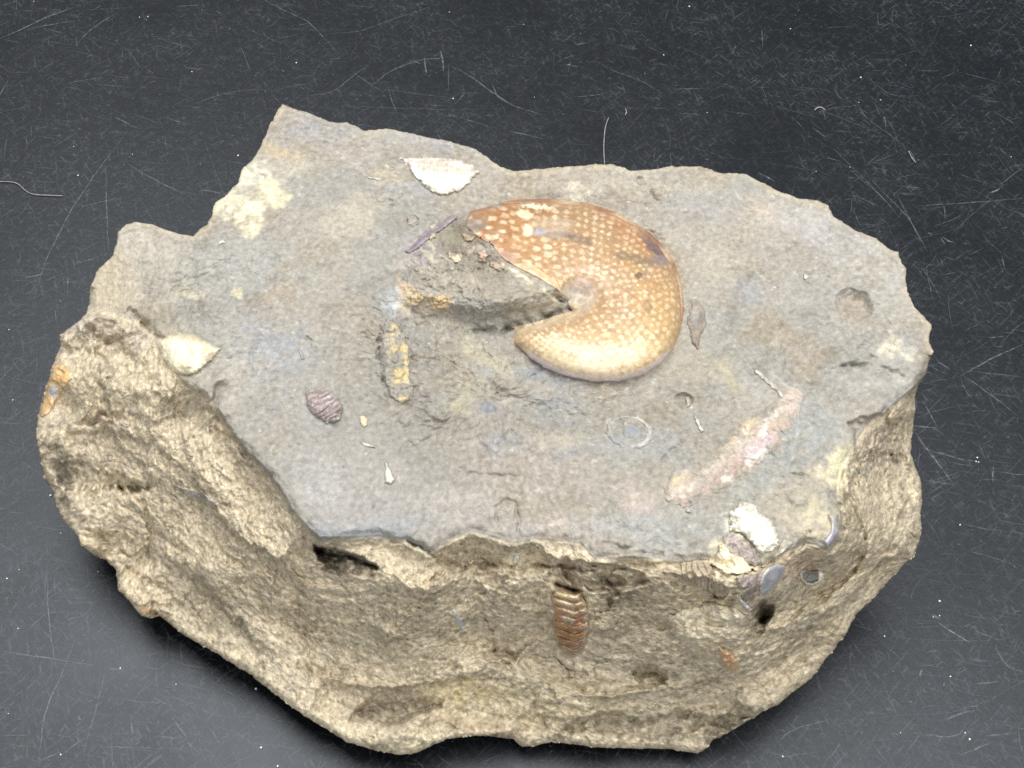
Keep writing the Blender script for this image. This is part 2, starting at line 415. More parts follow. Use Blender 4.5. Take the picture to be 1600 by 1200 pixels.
TOPSPOTS = [
    
    (740,650,330,150,6,(.27,.25,.22),.5,.5),(1180,760,120,60,-30,(.28,.265,.24),.35,.6),(420,640,140,160,30,(.31,.30,.285),.4,.6),(560,300,190,90,10,(.32,.31,.29),.4,.6),  # cx,cy,a,b,rot,colour,strength,edge
    (400,277,30,24,0,(.70,.66,.52),.9,.35),(352,318,30,18,-20,(.68,.64,.48),.9,.4),(430,308,22,20,0,(.72,.66,.46),.95,.4),(390,335,26,28,10,(.72,.67,.49),.95,.4),(392,362,14,14,0,(.70,.64,.46),.9,.5),
    (401,278,12,9,0,(.45,.42,.36),.7,.5),(440,236,34,9,12,(.55,.42,.24),.5,.8),(455,262,36,18,20,(.50,.46,.38),.6,.6),
    (540,345,46,26,-10,(.46,.42,.34),.6,.6),(570,330,30,22,0,(.48,.43,.35),.5,.5),(608,282,26,12,20,(.52,.46,.34),.6,.6),
    (640,300,40,10,10,(.33,.36,.42),.5,.6),(500,205,60,18,8,(.31,.31,.34),.45,.6),(690,225,80,12,10,(.34,.34,.36),.5,.6),
    (560,232,60,26,0,(.42,.38,.34),.4,.7),
    (215,385,60,34,10,(.50,.46,.40),.6,.5),(170,440,40,50,0,(.56,.48,.36),.6,.5),(260,440,60,40,0,(.44,.41,.36),.5,.6),
    (440,455,26,16,-20,(.36,.30,.23),.8,.5),(300,462,24,8,10,(.55,.50,.36),.6,.6),(368,456,12,8,0,(.62,.55,.36),.8,.5),(330,410,60,20,0,(.40,.38,.34),.3,.8),
    (480,178,30,8,10,(.36,.36,.38),.4,.6),(380,420,90,40,0,(.36,.38,.38),.35,.8),
    (430,545,60,46,20,(.30,.33,.38),.45,.7),(385,560,50,50,0,(.36,.37,.38),.4,.7),(470,640,60,50,0,(.36,.36,.36),.3,.8),
    (345,545,16,26,0,(.44,.41,.35),.5,.6),(365,600,30,40,30,(.44,.40,.34),.5,.6),
    (640,470,26,18,0,(.55,.44,.28),.75,.6),(632,452,14,10,0,(.62,.48,.32),.7,.6),(684,468,17,12,0,(.66,.48,.28),.85,.5),(662,380,30,24,0,(.38,.34,.36),.6,.6),
    (612,470,12,18,0,(.50,.56,.64),.6,.6),(636,410,20,10,-10,(.56,.50,.46),.6,.6),(725,378,42,30,10,(.22,.185,.14),1.2,.5),(700,372,18,10,0,(.33,.31,.24),.6,.5),(752,398,26,16,25,(.40,.33,.27),.9,.6),(770,415,20,8,25,(.19,.16,.13),.9,.5),(712,402,14,6,30,(.62,.55,.42),.9,.5),(735,385,9,6,0,(.66,.57,.42),.9,.5),(756,388,6,10,0,(.52,.50,.44),.9,.5),(760,410,34,22,20,(.26,.23,.19),.75,.5),
    (690,368,20,10,-30,(.33,.31,.25),.5,.6),(675,400,18,5,40,(.60,.55,.40),.7,.5),(745,340,20,10,-20,(.30,.25,.22),.7,.5),(700,418,40,7,5,(.28,.26,.22),.5,.6),
    (810,462,56,18,8,(.38,.35,.29),.7,.6),(740,440,60,24,5,(.30,.265,.215),.9,.6),(690,430,40,14,10,(.42,.37,.31),.6,.6),(700,450,50,18,0,(.40,.37,.31),.5,.6),
    (755,555,38,18,35,(.48,.43,.31),.55,.55),(790,575,18,9,50,(.52,.46,.30),.5,.6),(730,600,34,26,0,(.37,.34,.26),.5,.7),(762,578,12,9,0,(.31,.31,.32),.7,.4),(720,630,20,16,0,(.46,.43,.28),.5,.6),
    (762,638,18,12,0,(.20,.22,.27),.7,.5),(850,590,50,16,10,(.24,.27,.32),.6,.6),(875,640,50,26,0,(.27,.29,.31),.5,.7),(790,690,36,20,0,(.28,.29,.33),.5,.6),(875,712,26,9,-10,(.24,.25,.29),.6,.6),(900,570,40,20,0,(.30,.32,.34),.3,.6),
    (870,690,40,16,0,(.48,.43,.34),.5,.6),(830,740,90,36,0,(.42,.38,.35),.4,.7),(720,790,60,24,0,(.46,.42,.39),.6,.6),(850,820,120,20,0,(.44,.41,.40),.5,.7),
    (540,830,90,12,0,(.33,.36,.40),.5,.7),(620,815,60,14,0,(.33,.35,.39),.4,.7),(560,760,90,50,0,(.43,.40,.39),.4,.7),(560,690,40,16,0,(.36,.33,.30),.5,.6),
    (1130,585,16,20,-20,(.56,.50,.36),.7,.6),(1090,575,60,26,-10,(.38,.34,.26),.4,.7),(1140,600,90,24,0,(.36,.32,.26),.3,.8),(1060,600,26,14,-10,(.30,.28,.24),.4,.7),
    (1150,610,14,8,0,(.45,.43,.25),.4,.6),(1180,612,30,16,40,(.42,.42,.42),.4,.6),
    (1000,700,90,26,0,(.33,.34,.34),.5,.7),(1000,785,26,20,0,(.54,.44,.40),.7,.6),(985,760,10,22,0,(.44,.36,.34),.5,.6),(870,815,18,8,10,(.58,.50,.42),.6,.6),
    (1050,830,120,36,0,(.36,.38,.39),.5,.7),(1250,690,70,46,-40,(.33,.35,.35),.6,.7),(1180,750,50,20,-30,(.33,.35,.34),.5,.6),
    (1250,790,60,40,0,(.44,.40,.30),.5,.7),(1313,733,16,34,10,(.66,.62,.42),.85,.5),(1288,745,22,14,0,(.62,.57,.42),.6,.6),(1290,800,26,22,0,(.54,.49,.34),.6,.6),(1300,780,14,10,0,(.26,.25,.26),.7,.5),
    (1160,640,40,30,0,(.37,.33,.28),.4,.7),(1100,320,60,24,10,(.36,.36,.37),.4,.7),(1050,290,90,16,0,(.46,.42,.34),.5,.6),(1190,325,26,14,20,(.52,.43,.34),.55,.6),
    (1250,340,60,26,15,(.47,.44,.40),.5,.6),(1300,370,80,26,25,(.43,.42,.43),.5,.6),(1360,440,60,70,20,(.43,.42,.40),.4,.7),(1180,450,26,22,0,(.31,.33,.36),.5,.6),(1120,410,40,26,30,(.46,.43,.34),.4,.6),
    (1240,460,60,26,0,(.43,.38,.35),.3,.6),(1400,550,36,18,10,(.52,.50,.44),.5,.6),(1393,545,14,20,-40,(.62,.58,.46),.7,.4),(1345,520,40,14,15,(.34,.33,.32),.5,.6),(1300,520,30,14,0,(.37,.34,.30),.4,.6),
    (1345,600,40,18,0,(.44,.42,.40),.4,.6),(1415,590,16,10,20,(.54,.50,.46),.6,.5),(905,292,26,6,8,(.62,.57,.47),.8,.4),(903,305,8,5,0,(.60,.56,.46),.6,.5),(935,285,60,12,0,(.42,.37,.30),.4,.7),
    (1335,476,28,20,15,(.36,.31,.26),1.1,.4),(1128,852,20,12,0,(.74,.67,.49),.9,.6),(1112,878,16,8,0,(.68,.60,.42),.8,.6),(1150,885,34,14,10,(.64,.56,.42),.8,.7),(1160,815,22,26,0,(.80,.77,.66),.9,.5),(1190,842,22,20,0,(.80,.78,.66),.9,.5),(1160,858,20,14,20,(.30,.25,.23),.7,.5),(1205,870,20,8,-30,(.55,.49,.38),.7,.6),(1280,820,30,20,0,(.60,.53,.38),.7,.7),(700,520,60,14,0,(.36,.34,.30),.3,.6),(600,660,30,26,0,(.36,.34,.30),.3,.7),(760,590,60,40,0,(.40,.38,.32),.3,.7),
    (1020,530,20,60,0,(.42,.38,.30),.0,.7),(500,760,30,60,-30,(.41,.41,.41),.4,.7),
]
SIDESPOTS = [
    (540,872,46,11,20,(.055,.047,.04),.95,.4),(505,860,18,9,10,(.05,.04,.035),.9,.4),(490,1118,70,9,36,(.64,.57,.42),.7,.6),(640,1162,70,16,-8,(.68,.61,.45),.9,.6),(560,1150,50,14,18,(.66,.59,.43),.8,.6),(300,985,60,8,35,(.60,.53,.38),.6,.6),(1230,1075,60,10,-38,(.60,.53,.38),.6,.6),(1432,760,10,50,0,(.64,.57,.42),.7,.5),(870,1060,120,40,0,(.56,.50,.38),.5,.8),(980,1010,110,40,0,(.54,.48,.36),.4,.8),  # cavity shade first, then the lit cream bottom rim, put into the colour
    (1193,957,16,18,20,(.17,.14,.10),.8,.2),(1015,1050,24,8,18,(.26,.22,.15),.6,.5),  # shade inside the two holes put into the colour
    (540,872,50,12,20,(.10,.085,.07),.8,.5),(530,892,46,14,15,(.22,.19,.17),.5,.6),  # cavity shade again, painted as dark tone
    (612,1098,62,30,-10,(.24,.205,.165),.6,.6),(1030,1132,130,20,3,(.22,.20,.155),.6,.6),(1150,1125,46,20,-25,(.16,.14,.10),.6,.6),  # brown facets, with the overhang's shade put into their colour
    (95,745,40,52,0,(.17,.145,.11),.6,.6),(100,740,20,24,0,(.14,.12,.10),.5,.6),(170,525,34,18,30,(.24,.20,.14),.5,.6),  # first two: weakly lit left flank painted as dark tone
    (350,920,60,50,10,(.42,.36,.25),.3,.8),(310,890,60,18,5,(.50,.44,.33),.5,.7),(330,960,70,40,20,(.23,.20,.14),.4,.8),
    (740,1085,70,16,0,(.58,.48,.27),.7,.6),(720,1075,40,12,0,(.56,.44,.24),.4,.7),(900,1090,90,22,8,(.48,.42,.28),.5,.7),(840,1110,60,10,5,(.50,.42,.24),.5,.7),(780,1130,80,14,0,(.36,.28,.17),.4,.7),
    (620,1160,90,14,3,(.60,.53,.37),.6,.7),(1010,950,60,50,0,(.26,.22,.15),.3,.8),(1250,930,60,20,-20,(.24,.21,.15),.4,.7),  # first entry: light on the cream bottom rim painted in
    (960,910,60,22,10,(.20,.16,.12),.7,.6),(1020,895,60,12,5,(.26,.20,.17),.5,.6),(890,895,16,22,10,(.30,.22,.15),.8,.5),
    (890,850,120,9,0,(.24,.20,.15),.5,.6),(1000,895,60,14,0,(.46,.41,.28),.5,.6),(1260,880,34,22,-20,(.42,.29,.22),.5,.6),(1255,885,16,14,0,(.50,.35,.26),.5,.6),
    (1060,1060,60,20,0,(.44,.38,.27),.3,.8),(1400,760,26,60,0,(.52,.46,.33),.5,.7),(1380,700,30,40,0,(.30,.25,.19),.4,.7),(1350,680,40,40,0,(.36,.30,.24),.5,.6),
    (236,958,16,7,30,(.38,.22,.10),.8,.4),(200,930,30,26,30,(.50,.40,.26),.4,.7),(210,960,40,8,30,(.50,.42,.28),.4,.7),
    (85,600,20,34,15,(.55,.33,.16),.6,.6),(165,645,34,8,15,(.46,.33,.22),.5,.6),(180,660,34,8,15,(.56,.46,.36),.5,.6),(130,860,40,16,30,(.46,.38,.24),.4,.7),(95,655,14,14,0,(.40,.36,.30),.5,.6),
    (110,535,14,26,0,(.52,.46,.38),.6,.6),(160,500,40,16,20,(.46,.42,.36),.5,.7),(215,525,20,24,10,(.48,.43,.37),.7,.4),(175,510,22,10,20,(.56,.47,.35),.5,.5),
    (255,648,16,10,0,(.32,.29,.23),.7,.4),(296,640,6,14,10,(.40,.36,.28),.6,.4),
    (350,665,14,20,-30,(.56,.44,.28),.5,.6),(380,720,20,16,0,(.26,.22,.16),.5,.6),(1245,975,12,10,0,(.50,.45,.34),.7,.5),(1210,1000,40,20,0,(.26,.23,.17),.3,.7),
    (620,990,60,30,10,(.44,.38,.28),.4,.8),(560,1000,60,30,10,(.42,.38,.27),.3,.8),(640,880,60,20,10,(.50,.44,.33),.5,.7),(760,960,26,26,0,(.48,.42,.33),.4,.7),(740,910,36,26,20,(.52,.46,.36),.4,.7),(740,880,44,12,20,(.27,.22,.16),.6,.6),
]


VEINS = [
    ([(680,352),(668,372),(680,395),(700,408),(712,425)], 2.5, (.58,.53,.40), .8),
    ([(786,414),(810,428),(830,440),(850,454),(870,470)], 3.5, (.76,.70,.52), .95),
    ([(640,398),(655,408),(672,418)], 2, (.55,.50,.45), .6),
    ([(620,430),(628,455),(622,480),(640,492)], 5, (.56,.47,.36), .6),
    ([(728,420),(740,440)], 2.5, (.56,.52,.42), .6),
    ([(128,506),(150,540),(168,588)], 1.6, (.52,.50,.44), .7),
    ([(1393,520),(1398,542),(1425,562)], 4, (.66,.62,.50), .8),
    ([(1110,1018),(1122,1000),(1118,975)], 2, (.58,.42,.28), .6),
    ([(1060,865),(1120,862)], 1.5, (.5,.46,.4), .4),
    ([(520,236),(545,250),(560,262)], 2, (.48,.44,.40), .6),
    ([(440,180),(470,185),(520,230)], 2, (.44,.43,.41), .5),
    ([(760,1078),(720,1075),(680,1085)], 3, (.66,.57,.34), .7),
    ([(860,700),(880,712),(900,706)], 2, (.2,.21,.25), .5),
    ([(700,560),(720,570),(770,575)], 2.5, (.27,.28,.29), .6),
    ([(1140,400),(1180,425),(1200,440)], 2.5, (.50,.47,.38), .5),
    ([(1010,370),(1060,385)], 1.4, (.46,.44,.38), .5),
    ([(1150,300),(1165,320)], 1.6, (.56,.54,.48), .6),
    ([(1200,580),(1240,610),(1245,640)], 2.5, (.56,.52,.46), .6),
    ([(330,575),(350,560),(370,570)], 3, (.44,.40,.34), .6),
    ([(580,1000),(584,900),(582,950)], 2, (.60,.56,.46), .5),
    ([(996,1090),(1008,1110)], 1.8, (.62,.55,.40), .7),
]


def gm0(x):
    return .3 + .7 * ss(-.3, .3, x)


def rock_colour(u, v, uw, vw, ul, vl, q, side, dS, dE, top, am):
    n1 = fbm(q, 0.35, 3, 71); n2 = fbm(q, 0.8, 3, 72); n3 = fbm(q, 3.0, 3, 73); n4 = perlin(q, 11, 74); n5 = perlin(q, 19, 75)
    c = np.empty((len(u), 3), F4); c[:] = (.365, .335, .290)
    c = mixc(c, (.305, .300, .285), ss(-.15, .35, n1) * .75)
    c = mixc(c, (.33, .28, .21), ss(0.0, .35, n2) * .7)
    c = mixc(c, (.22, .20, .17), ss(.05, .4, fbm(q, 1.6, 4, 83, gain=.6)) * .55)
    c = mixc(c, (.27, .25, .22), ss(.1, .6, n3) * .45)
    c = mixc(c, (.46, .44, .41), ss(.1, .6, -n3) * .5)
    # warmer skin near the left shoulder and along edges
    sdc = np.empty_like(c); sdc[:] = (.56, .485, .35)
    sdc = mixc(sdc, (.45, .38, .26), ss(-.1, .45, n2) * .6)
    sdc = mixc(sdc, (.62, .55, .41), ss(0, .5, -n1) * .6)
    sdc = mixc(sdc, (.27, .225, .15), ss(.05, .6, fbm(q, 3.2, 4, 77, (.7, .9, 1.2), .65)) * .6)
    sdc = mixc(sdc, (.60, .54, .41), ss(.1, .6, -fbm(q, 4.2, 3, 78, (.7, .9, 1.2), .65)) * .6)
    edge_n = fbm(q, 2.2, 3, 79)
    sm = np.where(top, 0, ss(0, 5, dE + edge_n * 5))
    # brown skin creeping on to the plateau
    lx = ss(345, 230, uw) * ss(470, 560, vw)
    sm = np.maximum(sm, lx * .85)
    sm = np.maximum(sm, .55 * ss(300, 130, uw) * ss(340, 420, vw))
    rim = np.where(top, ss(12, 1, dS + edge_n * 6), 0)
    sm = np.maximum(sm, rim * .5)
    c = c * (1 - sm[:, None]) + sdc * sm[:, None]
    nh = perlin(q, 5.5, 95); nk = perlin(q, 5.5, 96)
    uu = uw + n3 * 6 + n4 * 4 + nh * 7; vv = vw + n5 * 3 + nk * 7
    brk = .45 + .75 * ss(-.35, .25, fbm(q, 4, 3, 97, gain=.7))
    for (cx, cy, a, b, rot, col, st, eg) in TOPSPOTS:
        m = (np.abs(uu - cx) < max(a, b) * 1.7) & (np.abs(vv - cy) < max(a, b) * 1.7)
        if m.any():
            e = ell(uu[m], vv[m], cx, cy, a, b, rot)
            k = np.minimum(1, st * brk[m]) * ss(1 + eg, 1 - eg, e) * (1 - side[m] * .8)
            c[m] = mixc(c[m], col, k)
    for (cx, cy, a, b, rot, col, st, eg) in SIDESPOTS:
        m = (np.abs(uu - cx) < max(a, b) * 1.7) & (np.abs(vv - cy) < max(a, b) * 1.7)
        if m.any():
            e = ell(uu[m], vv[m], cx, cy, a, b, rot)
            k = np.minimum(1, st * brk[m]) * ss(1 + eg, 1 - eg, e) * (.15 + .85 * side[m])
            c[m] = mixc(c[m], col, k)
    for pl, wd, col, st in VEINS:
        pa = np.array(pl, float); lo = pa.min(0) - 12; hi = pa.max(0) + 12
        k = local(lambda x, y: st * np.exp(-(segdist(x, y, pl) / wd) ** 2), u + n3 * 4 + n4 * 1.5, v + perlin(q, 7, 88) * 4, (lo[0], lo[1], hi[0], hi[1])) * ss(-.7, .1, perlin(q, 5, 87))
        c = mixc(c, col, k)
    # blotchy broken grain of the sides
    g1 = fbm(q, 6.5, 3, 84, (.9, 1, 1), .9); g2 = fbm(q, 9.5, 2, 85, (.9, 1, 1), .9)
    c = mixc(c, (.225, .19, .135), ss(.05, .4, g1) * .65 * side)
    c = mixc(c, (.64, .58, .46), ss(.1, .5, g2) * .55 * side)
    c = mixc(c, (.22, .20, .175), ss(.15, .55, g1) * .45 * (1 - side) * gm0(n2))
    c = mixc(c, (.52, .49, .44), ss(.15, .55, g2) * .40 * (1 - side) * gm0(-n1))
    # grain
    gm = .35 + .65 * ss(-.3, .4, n2) + .3 * side
    c = c * (1 + (.17 * n4 + .13 * n5) * gm + .12 * n3)[:, None]
    c = mixc(c, (.62, .60, .54), ss(.75, 1.0, perlin(q, 8, 81) + .25 * n5) * .6)
    c = mixc(c, (.14, .12, .10), ss(.75, 1.0, perlin(q, 7, 82) + .25 * n5) * .5)
    c = c * (1 + (.13 + .16 * side) * am + side * (.10 * n4 + .13 * n5))[:, None]
    tint = np.stack([.905 + .035 * side, .910 + .022 * side, .895 + .035 * side], 1)
    c = c * tint
    return np.clip(c, .02, .9)


# ------------------------------------------------------------------ materials
def stone_mat(name, rough=.8, spec=.3, bump=.35, bscale=900, coat=0.0, dark=0.0):
    m = bpy.data.materials.new(name)
    m.use_nodes = True
    nt = m.node_tree
    b = nt.nodes['Principled BSDF']
    at = nt.nodes.new('ShaderNodeAttribute'); at.attribute_name = 'Col'
    tc = nt.nodes.new('ShaderNodeTexCoord')
    n1 = nt.nodes.new('ShaderNodeTexNoise'); n1.inputs['Scale'].default_value = bscale; n1.inputs['Detail'].default_value = 4; n1.inputs['Roughness'].default_value = .65
    nt.links.new(tc.outputs['Object'], n1.inputs['Vector'])
    mr = nt.nodes.new('ShaderNodeMapRange'); mr.inputs['From Min'].default_value = .3; mr.inputs['From Max'].default_value = .7
    mr.inputs['To Min'].default_value = .80; mr.inputs['To Max'].default_value = 1.20
    nt.links.new(n1.outputs['Fac'], mr.inputs['Value'])
    mx = nt.nodes.new('ShaderNodeVectorMath'); mx.operation = 'SCALE'
    nt.links.new(at.outputs['Color'], mx.inputs[0]); nt.links.new(mr.outputs[0], mx.inputs['Scale'])
    nt.links.new(mx.outputs[0], b.inputs['Base Color'])
    b.inputs['Roughness'].default_value = rough
    b.inputs['Specular IOR Level'].default_value = spec
    b.inputs['Coat Weight'].default_value = coat
    b.inputs['Coat Roughness'].default_value = .18
    n2 = nt.nodes.new('ShaderNodeTexNoise'); n2.inputs['Scale'].default_value = bscale * .7; n2.inputs['Detail'].default_value = 5; n2.inputs['Roughness'].default_value = .7
    nt.links.new(tc.outputs['Object'], n2.inputs['Vector'])
    bp = nt.nodes.new('ShaderNodeBump'); bp.inputs['Strength'].default_value = bump; bp.inputs['Distance'].default_value = .0006
    nt.links.new(n2.outputs['Fac'], bp.inputs['Height'])
    nt.links.new(bp.outputs[0], b.inputs['Normal'])
    return m


M_rock = stone_mat('matrix_stone', .88, .22, .65, 1100)
M_shell = stone_mat('fossil_shell', .42, .45, .12, 900, .25)
M_chalk = stone_mat('chalky_shell', .75, .3, .35, 1500)
M_nacre = stone_mat('nacre', .28, .6, .08, 700, .5)


# ------------------------------------------------------------------ mesh making
def mesh_obj(name, V, Q, mat, parent=None, col=None, smooth=True):
    me = bpy.data.meshes.new(name)
    V = np.asarray(V, F4); Q = np.asarray(Q, np.int32)
    me.vertices.add(len(V)); me.vertices.foreach_set('co', V.ravel())
    n = Q.shape[1]
    me.loops.add(Q.size); me.loops.foreach_set('vertex_index', Q.ravel())
    me.polygons.add(len(Q)); me.polygons.foreach_set('loop_start', np.arange(0, Q.size, n, dtype=np.int32))
    me.polygons.foreach_set('use_smooth', np.full(len(Q), smooth))
    me.update(calc_edges=True)
    if col is not None:
        a = me.color_attributes.new('Col', 'FLOAT_COLOR', 'POINT')
        cc = np.ones((len(V), 4), F4); cc[:, :3] = col
        a.data.foreach_set('color', cc.ravel())
    me.validate()
    o = bpy.data.objects.new(name, me)
    C.objects.link(o)
    if parent is not None:
        o.parent = parent
    me.materials.append(mat)
    return o


def setp(o, label=None, cat=None, group=None, kind=None):
    for k, x in (('label', label), ('category', cat), ('group', group), ('kind', kind)):
        if x:
            o[k] = x
    return o


# ------------------------------------------------------------------ the stone
rock = bpy.data.objects.new('fossil_rock', None)
C.objects.link(rock)
rock.empty_display_size = .02
setp(rock, 'rough grey brown chunk of rock with an ammonite set in its flat top', 'rock')


def build_matrix():
    N, M = 2300, 330
    P = np.array(SIL, float)
    seg = np.linalg.norm(np.roll(P, -1, 0) - P, axis=1)
    cum = np.concatenate([[0], np.cumsum(seg)])
    s = np.linspace(0, cum[-1], N, endpoint=False)
    PP = np.vstack([P, P[:1]])
    su = np.interp(s, cum, PP[:, 0]); sv = np.interp(s, cum, PP[:, 1])
    # fine raggedness of the outline
    a = s * 1.0
    q = np.stack([su * .02, sv * .02, np.zeros(N)], 1)
    nn = fbm(q, 3.0, 3, 5, gain=.7)
    c0 = np.array([760.0, 620.0])
    dx = su - c0[0]; dy = sv - c0[1]; L = np.hypot(dx, dy)
    su = su + dx / L * nn * 3.2; sv = sv + dy / L * nn * 3.2
    r = (np.arange(1, M + 1) / M) ** .82
    U = c0[0] + np.outer(r, su - c0[0]); V = c0[1] + np.outer(r, sv - c0[1])
    U = np.concatenate([[c0[0]], U.ravel()]); V = np.concatenate([[c0[1]], V.ravel()])
    P3, col = surface(U, V, 1.0, True)
    # back and underside
    ring = P3[-N:]; rc = col[-N:]
    cen = ring[:, :2].mean(0)
    hs = [.97, .93, .88, .83, .78, .72, .66, .60, .54, .48, .42, .36, .30, .25, .20, .15, .11, .07, .035, 0.0]
    prof = [(1 - .115 * (1 - h) ** 1.6, h) for h in hs] + [(.80, 0.0), (.6, 0.0), (.3, 0.0)]
    frontness = ss(.035, .012, ring[:, 2])

    def circ(a, w):
        k = np.hanning(w); k /= k.sum()
        return np.convolve(np.concatenate([a[-w:], a, a[:w]]), k, 'same')[w:-w]
    sm = np.column_stack([circ(ring[:, 0], 121), circ(ring[:, 1], 121)])
    # never outside the outline seen from above, towards the back
    back = []; bcol = []
    for k, (f, hz) in enumerate(prof):
        ff = 1 - (1 - f) * (1 + .9 * frontness)
        mixs = min(1.0, k / 5.0)
        xy0 = ring[:, :2] * (1 - mixs) + sm * mixs
        xy = cen + (xy0 - cen) * ff[:, None]
        z = ring[:, 2] * hz
        p = np.column_stack([xy, z])
        if hz > 0:
            qq = (p * 100).astype(F4)
            amt = min(1, (k + 1) / 4)
            dr = (chips(qq, .75, 61) * .0045 - .002 + chips(qq, 2.0, 62) * .0016 + fbm(qq, 3.5, 3, 92, gain=.7) * .0012 - np.abs(fbm(qq, .5, 2, 91)) * .004) * amt
            dd = (p[:, :2] - cen); dd /= np.linalg.norm(dd, axis=1)[:, None]
            p[:, :2] += dd * np.minimum(dr, .0008)[:, None]
            p[:, 2] += perlin(qq, 2.5, 94) * .0012 * amt * (hz > .08)
        back.append(p)
        qq = (p * 100).astype(F4)
        cc = np.empty((N, 3), F4); cc[:] = (.44, .38, .27)
        cc = mixc(cc, (.30, .25, .17), ss(-.2, .5, fbm(qq, 1.5, 3, 93)))
        cc = mixc(cc, (.20, .17, .12), ss(.08, .5, fbm(qq, 5.5, 3, 84)) * .6)
        bcol.append(cc * .86)
    cenp = np.array([[cen[0], cen[1], 0.0]])
    Vt = np.vstack([P3] + back + [cenp])
    ct = np.vstack([col] + bcol + [np.array([[.3, .25, .18]])])
    T = M + len(prof)
    i = np.arange(N); j = (i + 1) % N
    quads = []
    for k in range(T - 1):
        a0 = 1 + k * N
        quads.append(np.stack([a0 + i, a0 + N + i, a0 + N + j, a0 + j], 1))
    # centre fans as degenerate-free quads: pair up neighbours
    i2 = np.arange(0, N, 2); j2 = (i2 + 1) % N; k2 = (i2 + 2) % N
    quads.append(np.stack([np.zeros_like(i2), 1 + i2, 1 + j2, 1 + k2], 1))
    last = 1 + (T - 1) * N; cx = len(Vt) - 1
    quads.append(np.stack([np.full_like(i2, cx), last + k2, last + j2, last + i2], 1))
    Q = np.vstack(quads)
    Q = Q[:, ::-1] if True else Q
    return mesh_obj('stone_matrix', Vt, Q, M_rock, rock, ct)


matrix = build_matrix()


def patch(name, poly, hfun, cfun, mat=None, parent=None, step=1.3, detail=1.0, ragged=2.0, label=None, mask=None, seed=1, out=2.6, sink=.0012, cover=.45, amm=True, soft=4.0):
    """a fossil or crystal let into the stone: a domed cap that follows the stone's surface and dips under it at its edge"""
    poly = np.asarray(poly, float)
    x0, y0 = poly.min(0) - 5; x1, y1 = poly.max(0) + 5
    us = np.arange(x0, x1, step); vs = np.arange(y0, y1, step)
    U, V = np.meshgrid(us, vs)
    sh = U.shape
    u = U.ravel(); v = V.ravel()
    qq = np.stack([u * .05, v * .05, np.full(u.shape, seed * 1.7)], 1)
    n = fbm(qq, 2.2, 2, seed, gain=.7)
    sd = sdist(u, v, poly) + n * ragged
    if mask is not None:
        sd = np.minimum(sd, mask(u, v))
    keep = (sd > -out).reshape(sh)
    cell = keep[:-1, :-1] & keep[1:, :-1] & keep[:-1, 1:] & keep[1:, 1:]
    idx = np.arange(u.size).reshape(sh)
    Q = np.stack([idx[:-1, :-1][cell], idx[1:, :-1][cell], idx[1:, 1:][cell], idx[:-1, 1:][cell]], 1)
    used = np.unique(Q)
    re = np.full(u.size, -1); re[used] = np.arange(len(used))
    Q = re[Q]
    u = u[used]; v = v[used]; sd = sd[used]
    P, rc = surface(u, v, detail, True, amm)
    rr = ray(u, v); rr = rr / np.linalg.norm(rr, axis=1)[:, None]
    q = (P * 100).astype(F4)
    h = np.where(sd > 0, hfun(u, v, np.maximum(sd, 0), q), sd / out * sink)
    P = P - rr * h[:, None]
    col = cfun(u, v, sd, q)
    if cover > 0:
        cm = ss(.05, .45, fbm(q, 3.4, 4, seed + 200, gain=.65)) * cover
        cm = np.maximum(cm, ss(soft, .3, sd + soft * .6 * perlin(q, 6, seed)) * min(1, cover * 2))
        col = col * (1 - cm[:, None]) + rc * cm[:, None]
    col = np.clip(col, .01, .92)
    # closed below: the same sheet sunk into the stone
    nV = len(P)
    e = {}
    ed = np.vstack([Q[:, [0, 1]], Q[:, [1, 2]], Q[:, [2, 3]], Q[:, [3, 0]]])
    key = ed[:, 0].astype(np.int64) * nV + ed[:, 1]
    rkey = ed[:, 1].astype(np.int64) * nV + ed[:, 0]
    b = ed[~np.isin(key, rkey)]
    low = P + rr * .002
    bv = np.unique(b)
    rb = np.full(nV, -1); rb[bv] = nV + np.arange(len(bv))
    sk = np.stack([b[:, 1], b[:, 0], rb[b[:, 0]], rb[b[:, 1]]], 1)
    Vt = np.vstack([P, low[bv]]); ct = np.vstack([col, col[bv]])
    o = mesh_obj(name, Vt, np.vstack([Q, sk]), mat or M_chalk, parent or rock, ct)
    if label:
        o['label'] = label
    return o


def dome(H, wpx, rough=0.0, rs=4.0, sq=.5):
    def f(u, v, sd, q):
        x = np.clip(sd / wpx, 0, 1)
        h = H * (1 - (1 - x) ** 2) ** sq
        if rough:
            h = h + rough * fbm(q, rs, 3, 7) * np.minimum(1, sd / 3)
        return h
    return f


def cols(c1, c2=None, s=3.0, seed=3, thr=(-.2, .4), c3=None, extra=None, grain=.12):
    def f(u, v, sd, q):
        c = np.empty((len(u), 3), F4); c[:] = c1
        if c2 is not None:
            c = mixc(c, c2, ss(thr[0], thr[1], fbm(q, s, 3, seed)))
        if c3 is not None:
            c = mixc(c, c3, ss(.15, .45, fbm(q, s * 1.7, 3, seed + 9)))
        if extra is not None:
            c = extra(c, u, v, sd, q)
        return c * (1 + grain * perlin(q, 12, seed + 2) + grain * perlin(q, 22, seed + 4))[:, None]
    return f


# ------------------------------------------------------------------ the ammonite
UC = (903.0, 464.0)


